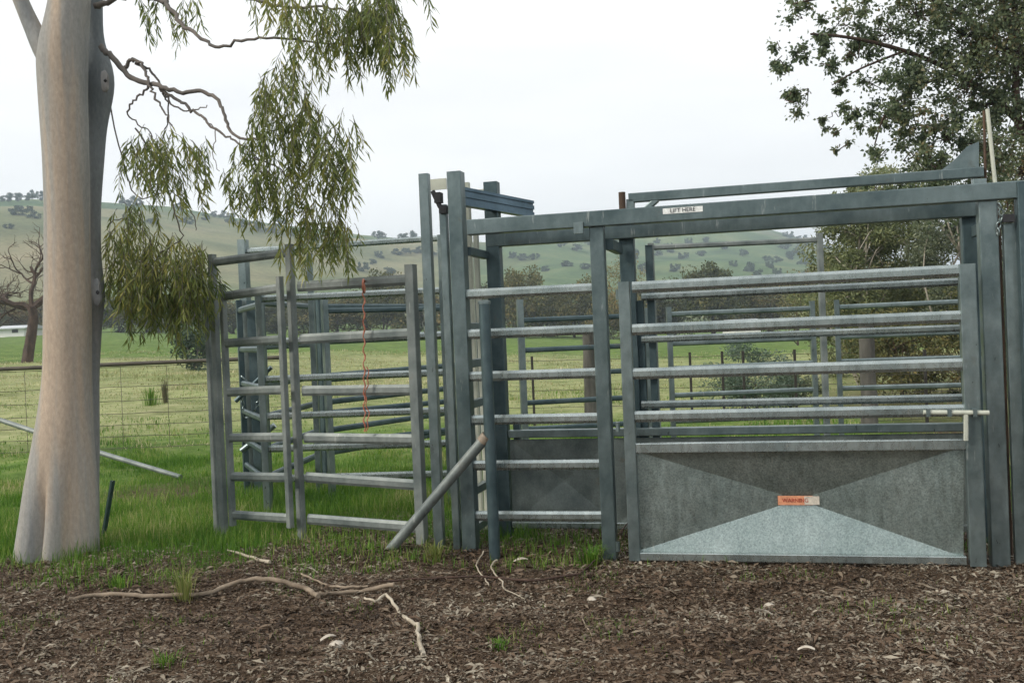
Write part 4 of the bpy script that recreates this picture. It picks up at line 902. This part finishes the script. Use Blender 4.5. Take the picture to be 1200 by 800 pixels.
# grass
def grass(n, y0, y1, hh, ww, seed, pw=1.0, xlim=.57, tuft=0):
    rg = np.random.default_rng(seed); u = rg.random(n); y = y0 + (y1 - y0) * u ** pw; x = (rg.random(n) * 2 - 1) * (y * xlim + .3)
    if tuft: x = x + rg.normal(0, tuft, n); 
    l = litter_mask(x, y); t_ = fbm(x * 2.3, y * 2.3, 61, 3); t2 = lush_mask(x, y)
    k = rg.random(n) < np.clip((1 - l) ** 1.3, 0, 1) * np.clip(.25 + t2 + (t_ - .5) * 1.5, .05, 1) + .012 + .34 * ss(.50, .68, t_) * (l > .4) * (y > 5.9) * (y < 7.4) + .30 * ss(.60, .74, t_) * (l > .4) * (y <= 5.9)
    x, y, l, t_, t2 = x[k], y[k], l[k], t_[k], t2[k]; m_ = len(x); z = gz(x, y)
    h = hh * rg.uniform(.4, 1.3, m_) * (.35 + .65 * t2) * (.6 + .8 * t_) * (1 - .45 * l); a = rg.random(m_) * 6.283; ln = rg.normal(0, .45, m_) * h
    wd = ww * rg.uniform(.6, 1.3, m_)
    b = np.stack([x, y, z - .01], 1); s = np.stack([np.cos(a) * wd / 2, np.sin(a) * wd / 2, 0 * a], 1); d = np.stack([-np.sin(a) * ln, np.cos(a) * ln, h], 1)
    m1 = b + d * np.array([.45, .45, .6]); return np.stack([b - s, b + s, m1 + s * .7, b + d, m1 - s * .7], 1).reshape(-1, 3)
Vd = np.vstack([grass(60000, 13, 32, .11, .012, 2, 1.0), grass(50000, 22, 52, .14, .03, 3, 1.1)])
M['straw'] = leafmat('straw_grass', [(0, (.13, .17, .05)), (.4, (.26, .28, .11)), (.75, (.42, .40, .22)), (1, (.58, .53, .34))], .7, .3, .2, .5, 0, 1.6)
tag(npmesh('dry_grass', Vd, blades(len(Vd) // 5), M['straw'], None, False), kind='stuff')
Vg = np.vstack([grass(230000, 5.9, 13, .13, .0055, 1, .9), grass(45000, 12, 24, .12, .012, 6, 1.3), grass(9000, 3.4, 6.2, .05, .004, 4), grass(60000, 4.2, 6.6, .06, .0045, 5)])
tag(npmesh('grass', Vg, blades(len(Vg) // 5), M['grass'], None, False), kind='stuff')
# tufts
def tuft(name, label, px, py, n, h, spread, mt, wd=.006, fl=1.0):
    q = gp(px, py); V_ = []
    for _ in range(n):
        a = random.random() * 6.28; s = abs(random.gauss(0, spread)); b = q + Vector((math.cos(a) * s * .3, math.sin(a) * s * .3, -.01)); L = h * random.uniform(.5, 1.15); o_ = Vector((math.cos(a), math.sin(a), 0)); f_ = random.uniform(.1, .75) * fl
        sd = Vector((-math.sin(a), math.cos(a), 0)) * wd / 2; m_ = b + o_ * L * f_ * .4 + Z * L * .62; e_ = b + o_ * L * f_ * 1.1 + Z * L * (.95 - f_ * .5)
        V_ += [b - sd, b + sd, m_ + sd * .8, e_, m_ - sd * .8]
    tag(npmesh(name, np.array([tuple(v) for v in V_]), blades(len(V_) // 5), mt, None, False, loc=q), label, 'grass tuft')
M['ytuft'] = leafmat('yellow_green_tuft', [(0, (.10, .15, .03)), (.5, (.22, .26, .07)), (1, (.42, .38, .15))], .6, .3, .3)
M['rush'] = leafmat('rush_stem', [(0, (.06, .07, .03)), (1, (.16, .13, .07))], .7, .1)
tuft('grass_tuft', 'yellow-green grass tuft growing through the long fallen branch', 216, 702, 75, .25, .12, M['ytuft'], .005)
tuft('grass_tuft', 'small green grass tuft in the litter right of the gum trunk', 138, 690, 70, .13, .2, M['grass'])
tuft('grass_tuft', 'low green tuft at the bottom edge below the fallen branch', 195, 778, 60, .09, .15, M['grass'], .005)
tuft('grass_tuft', 'green tuft at the foot of the gate post', 693, 662, 150, .16, .15, M['grass'])
tuft('grass_tuft', 'sparse green tuft in the middle of the litter', 585, 760, 60, .08, .08, M['grass'], .005)
tuft('rush_clump', 'brown upright rush clump in the dry paddock behind the fence', 194, 472, 60, .55, .12, M['rush'], .014, .25)
tuft('rush_clump', 'low dark green rush clump left of the brown rushes', 177, 475, 80, .42, .3, M['grass'], .014, .5)
tuft('rush_clump', 'yellow-green clump at the base of the braced pipe post', 510, 655, 90, .15, .12, M['ytuft'])
# sticks and stones
def stick(name, label, pts, r0, r1, mt, lift=.02, cat='branch', forks=()):
    P_ = []
    for x, y, *u_ in pts: q = gp(x, y); P_.append(q + Z * (lift * 1.15 + (u_[0] if u_ else 0)))
    P_ = smoothpts(P_, 4); P_ = [p + Vector((random.gauss(0, .004), 0, random.gauss(0, .003))) for p in P_]; mb = MB(); mb.tube(P_, list(np.linspace(r0 * .72, r1 * .72, len(P_))), 9, True, .3)
    for f_ in forks:
        Q = []
        for x, y, *u_ in f_: q = gp(x, y); Q.append(q + Z * (lift + (u_[0] if u_ else 0)))
        Q = smoothpts(Q, 4); mb.tube(Q, list(np.linspace(r1 * .6, r1 * .3, len(Q))), 7, True, .2)
    return tag(mb.build(name, M[mt], None, angle=60, loc=P_[0]), label, cat)
stick('fallen_branch', 'long crooked fallen branch lying across the litter on the left', [(80, 706), (120, 701), (160, 702), (195, 702), (240, 700), (275, 692, .02), (300, 688, .03), (335, 691, .02), (360, 695), (372, 702)], .017, .020, 'stick')
stick('fallen_branch', 'straight tan branch ending beside the white bent stick', [(372, 700), (400, 699), (430, 696), (462, 693, .02)], .013, .018, 'stick', .02)
stick('fallen_stick', 'pale angular bent stick in the centre-left litter', [(428, 703), (440, 707), (452, 703, .02), (465, 716), (482, 732), (490, 736), (491, 752), (496, 770)], .009, .017, 'palestick', .012, 'stick')
stick('fallen_stick', 'grey slanting stick above the tan branch', [(352, 675), (372, 684), (395, 691), (430, 690)], .008, .010, 'stick', .015, 'stick')
stick('fallen_stick', 'broken pale stick at the grass edge behind the long branch', [(266, 648), (290, 655), (315, 663)], .008, .016, 'palestick', .02, 'stick')
stick('fallen_stick', 'white forked twig below the braced pipe post', [(583, 662), (576, 670), (582, 680), (592, 697)], .008, .006, 'palestick', .03, 'stick', [[(592, 697), (604, 702), (615, 708)]])
stick('fallen_stick', 'thin pale twig left of the white forked twig', [(567, 655, .03), (558, 667), (565, 678), (574, 691)], .006, .005, 'palestick', .02, 'stick')
stick('fallen_branch', 'dark slender branch lying behind the white forked twig', [(440, 686), (500, 682), (560, 680), (620, 684), (680, 676)], .007, .010, 'darkstick', .02)
stick('fallen_branch', 'thin dark curved branch leaning against the gate post', [(676, 680), (696, 668, .03), (716, 652, .06), (737, 634, .10)], .007, .006, 'darkstick', .02)
stick('fallen_stick', 'small tan twig in the right litter below the gate post', [(682, 720), (684, 732), (694, 748)], .006, .004, 'stick', .012, 'stick')
def stone(label, px, py, s):
    q = gp(px, py); mb = MB(); n1 = 7
    for i_ in range(n1):
        ph = math.pi * i_ / (n1 - 1)
        for j_ in range(10): th = 2 * math.pi * j_ / 10; r_ = s * (1 + random.uniform(-.16, .16)); mb.v.append(q + Vector((math.cos(th) * math.sin(ph) * r_, math.sin(th) * math.sin(ph) * r_ * .8, math.cos(ph) * r_ * .55 + s * .2)))
    for i_ in range(n1 - 1):
        for j_ in range(10): k_ = (j_ + 1) % 10; mb.f.append((i_ * 10 + j_, (i_ + 1) * 10 + j_, (i_ + 1) * 10 + k_, i_ * 10 + k_))
    tag(mb.build('stone', M['stone'], None, angle=50, loc=q), label, 'stone')
for a in (('pale pebble in the litter right of the dark slender branch', 694, 703, .028), ('cream stone in the litter under the right end of the gate', 1107, 695, .025), ('cream angular stone below the middle of the sheeted gate', 902, 711, .03), ('small pale stone under the left part of the gate', 841, 719, .018), ('whitish bark-like stone at the left bottom edge', 395, 757, .035), ('small cream stone at the bottom left corner', 10, 790, .02)): stone(*a)
def chip(label, px, py, L, ang):
    q = gp(px, py) + Z * .02; d = Vector((math.cos(ang), math.sin(ang), .1)); s = Vector((-d.y, d.x, .25)).normalized(); mb = MB(); mb.v = []
    for k in range(6):
        f_ = k / 5; c = q + d * (L * (f_ - .5)); wd = L * .09 * random.uniform(.6, 1.3) * math.sin(math.pi * (.12 + .8 * f_)) + .003; z_ = .012 * math.sin(math.pi * f_)
        for e_, zz_ in ((-1, 0), (0, -.006), (1, .002), (0, .003)): mb.v.append(c + s * wd * e_ + Z * (zz_ + z_))
    for k in range(5):
        for j_ in range(4): j2 = (j_ + 1) % 4; mb.f.append((k * 4 + j_, k * 4 + j2, (k + 1) * 4 + j2, (k + 1) * 4 + j_))
    mb.f.append((0, 1, 2, 3)); mb.f.append((23, 22, 21, 20)); tag(mb.build('bark_chip', M['stone'], None, loc=q), label, 'bark')
chip('pale curled bark strip right of the forked twig', 610, 660, .09, .2); chip('cream bark chip in the litter below the bent stick', 385, 752, .08, .5); chip('pale bark strip in the right foreground litter', 945, 766, .07, -.4); chip('curled tan bark chip below the gate', 895, 722, .09, 2.6)
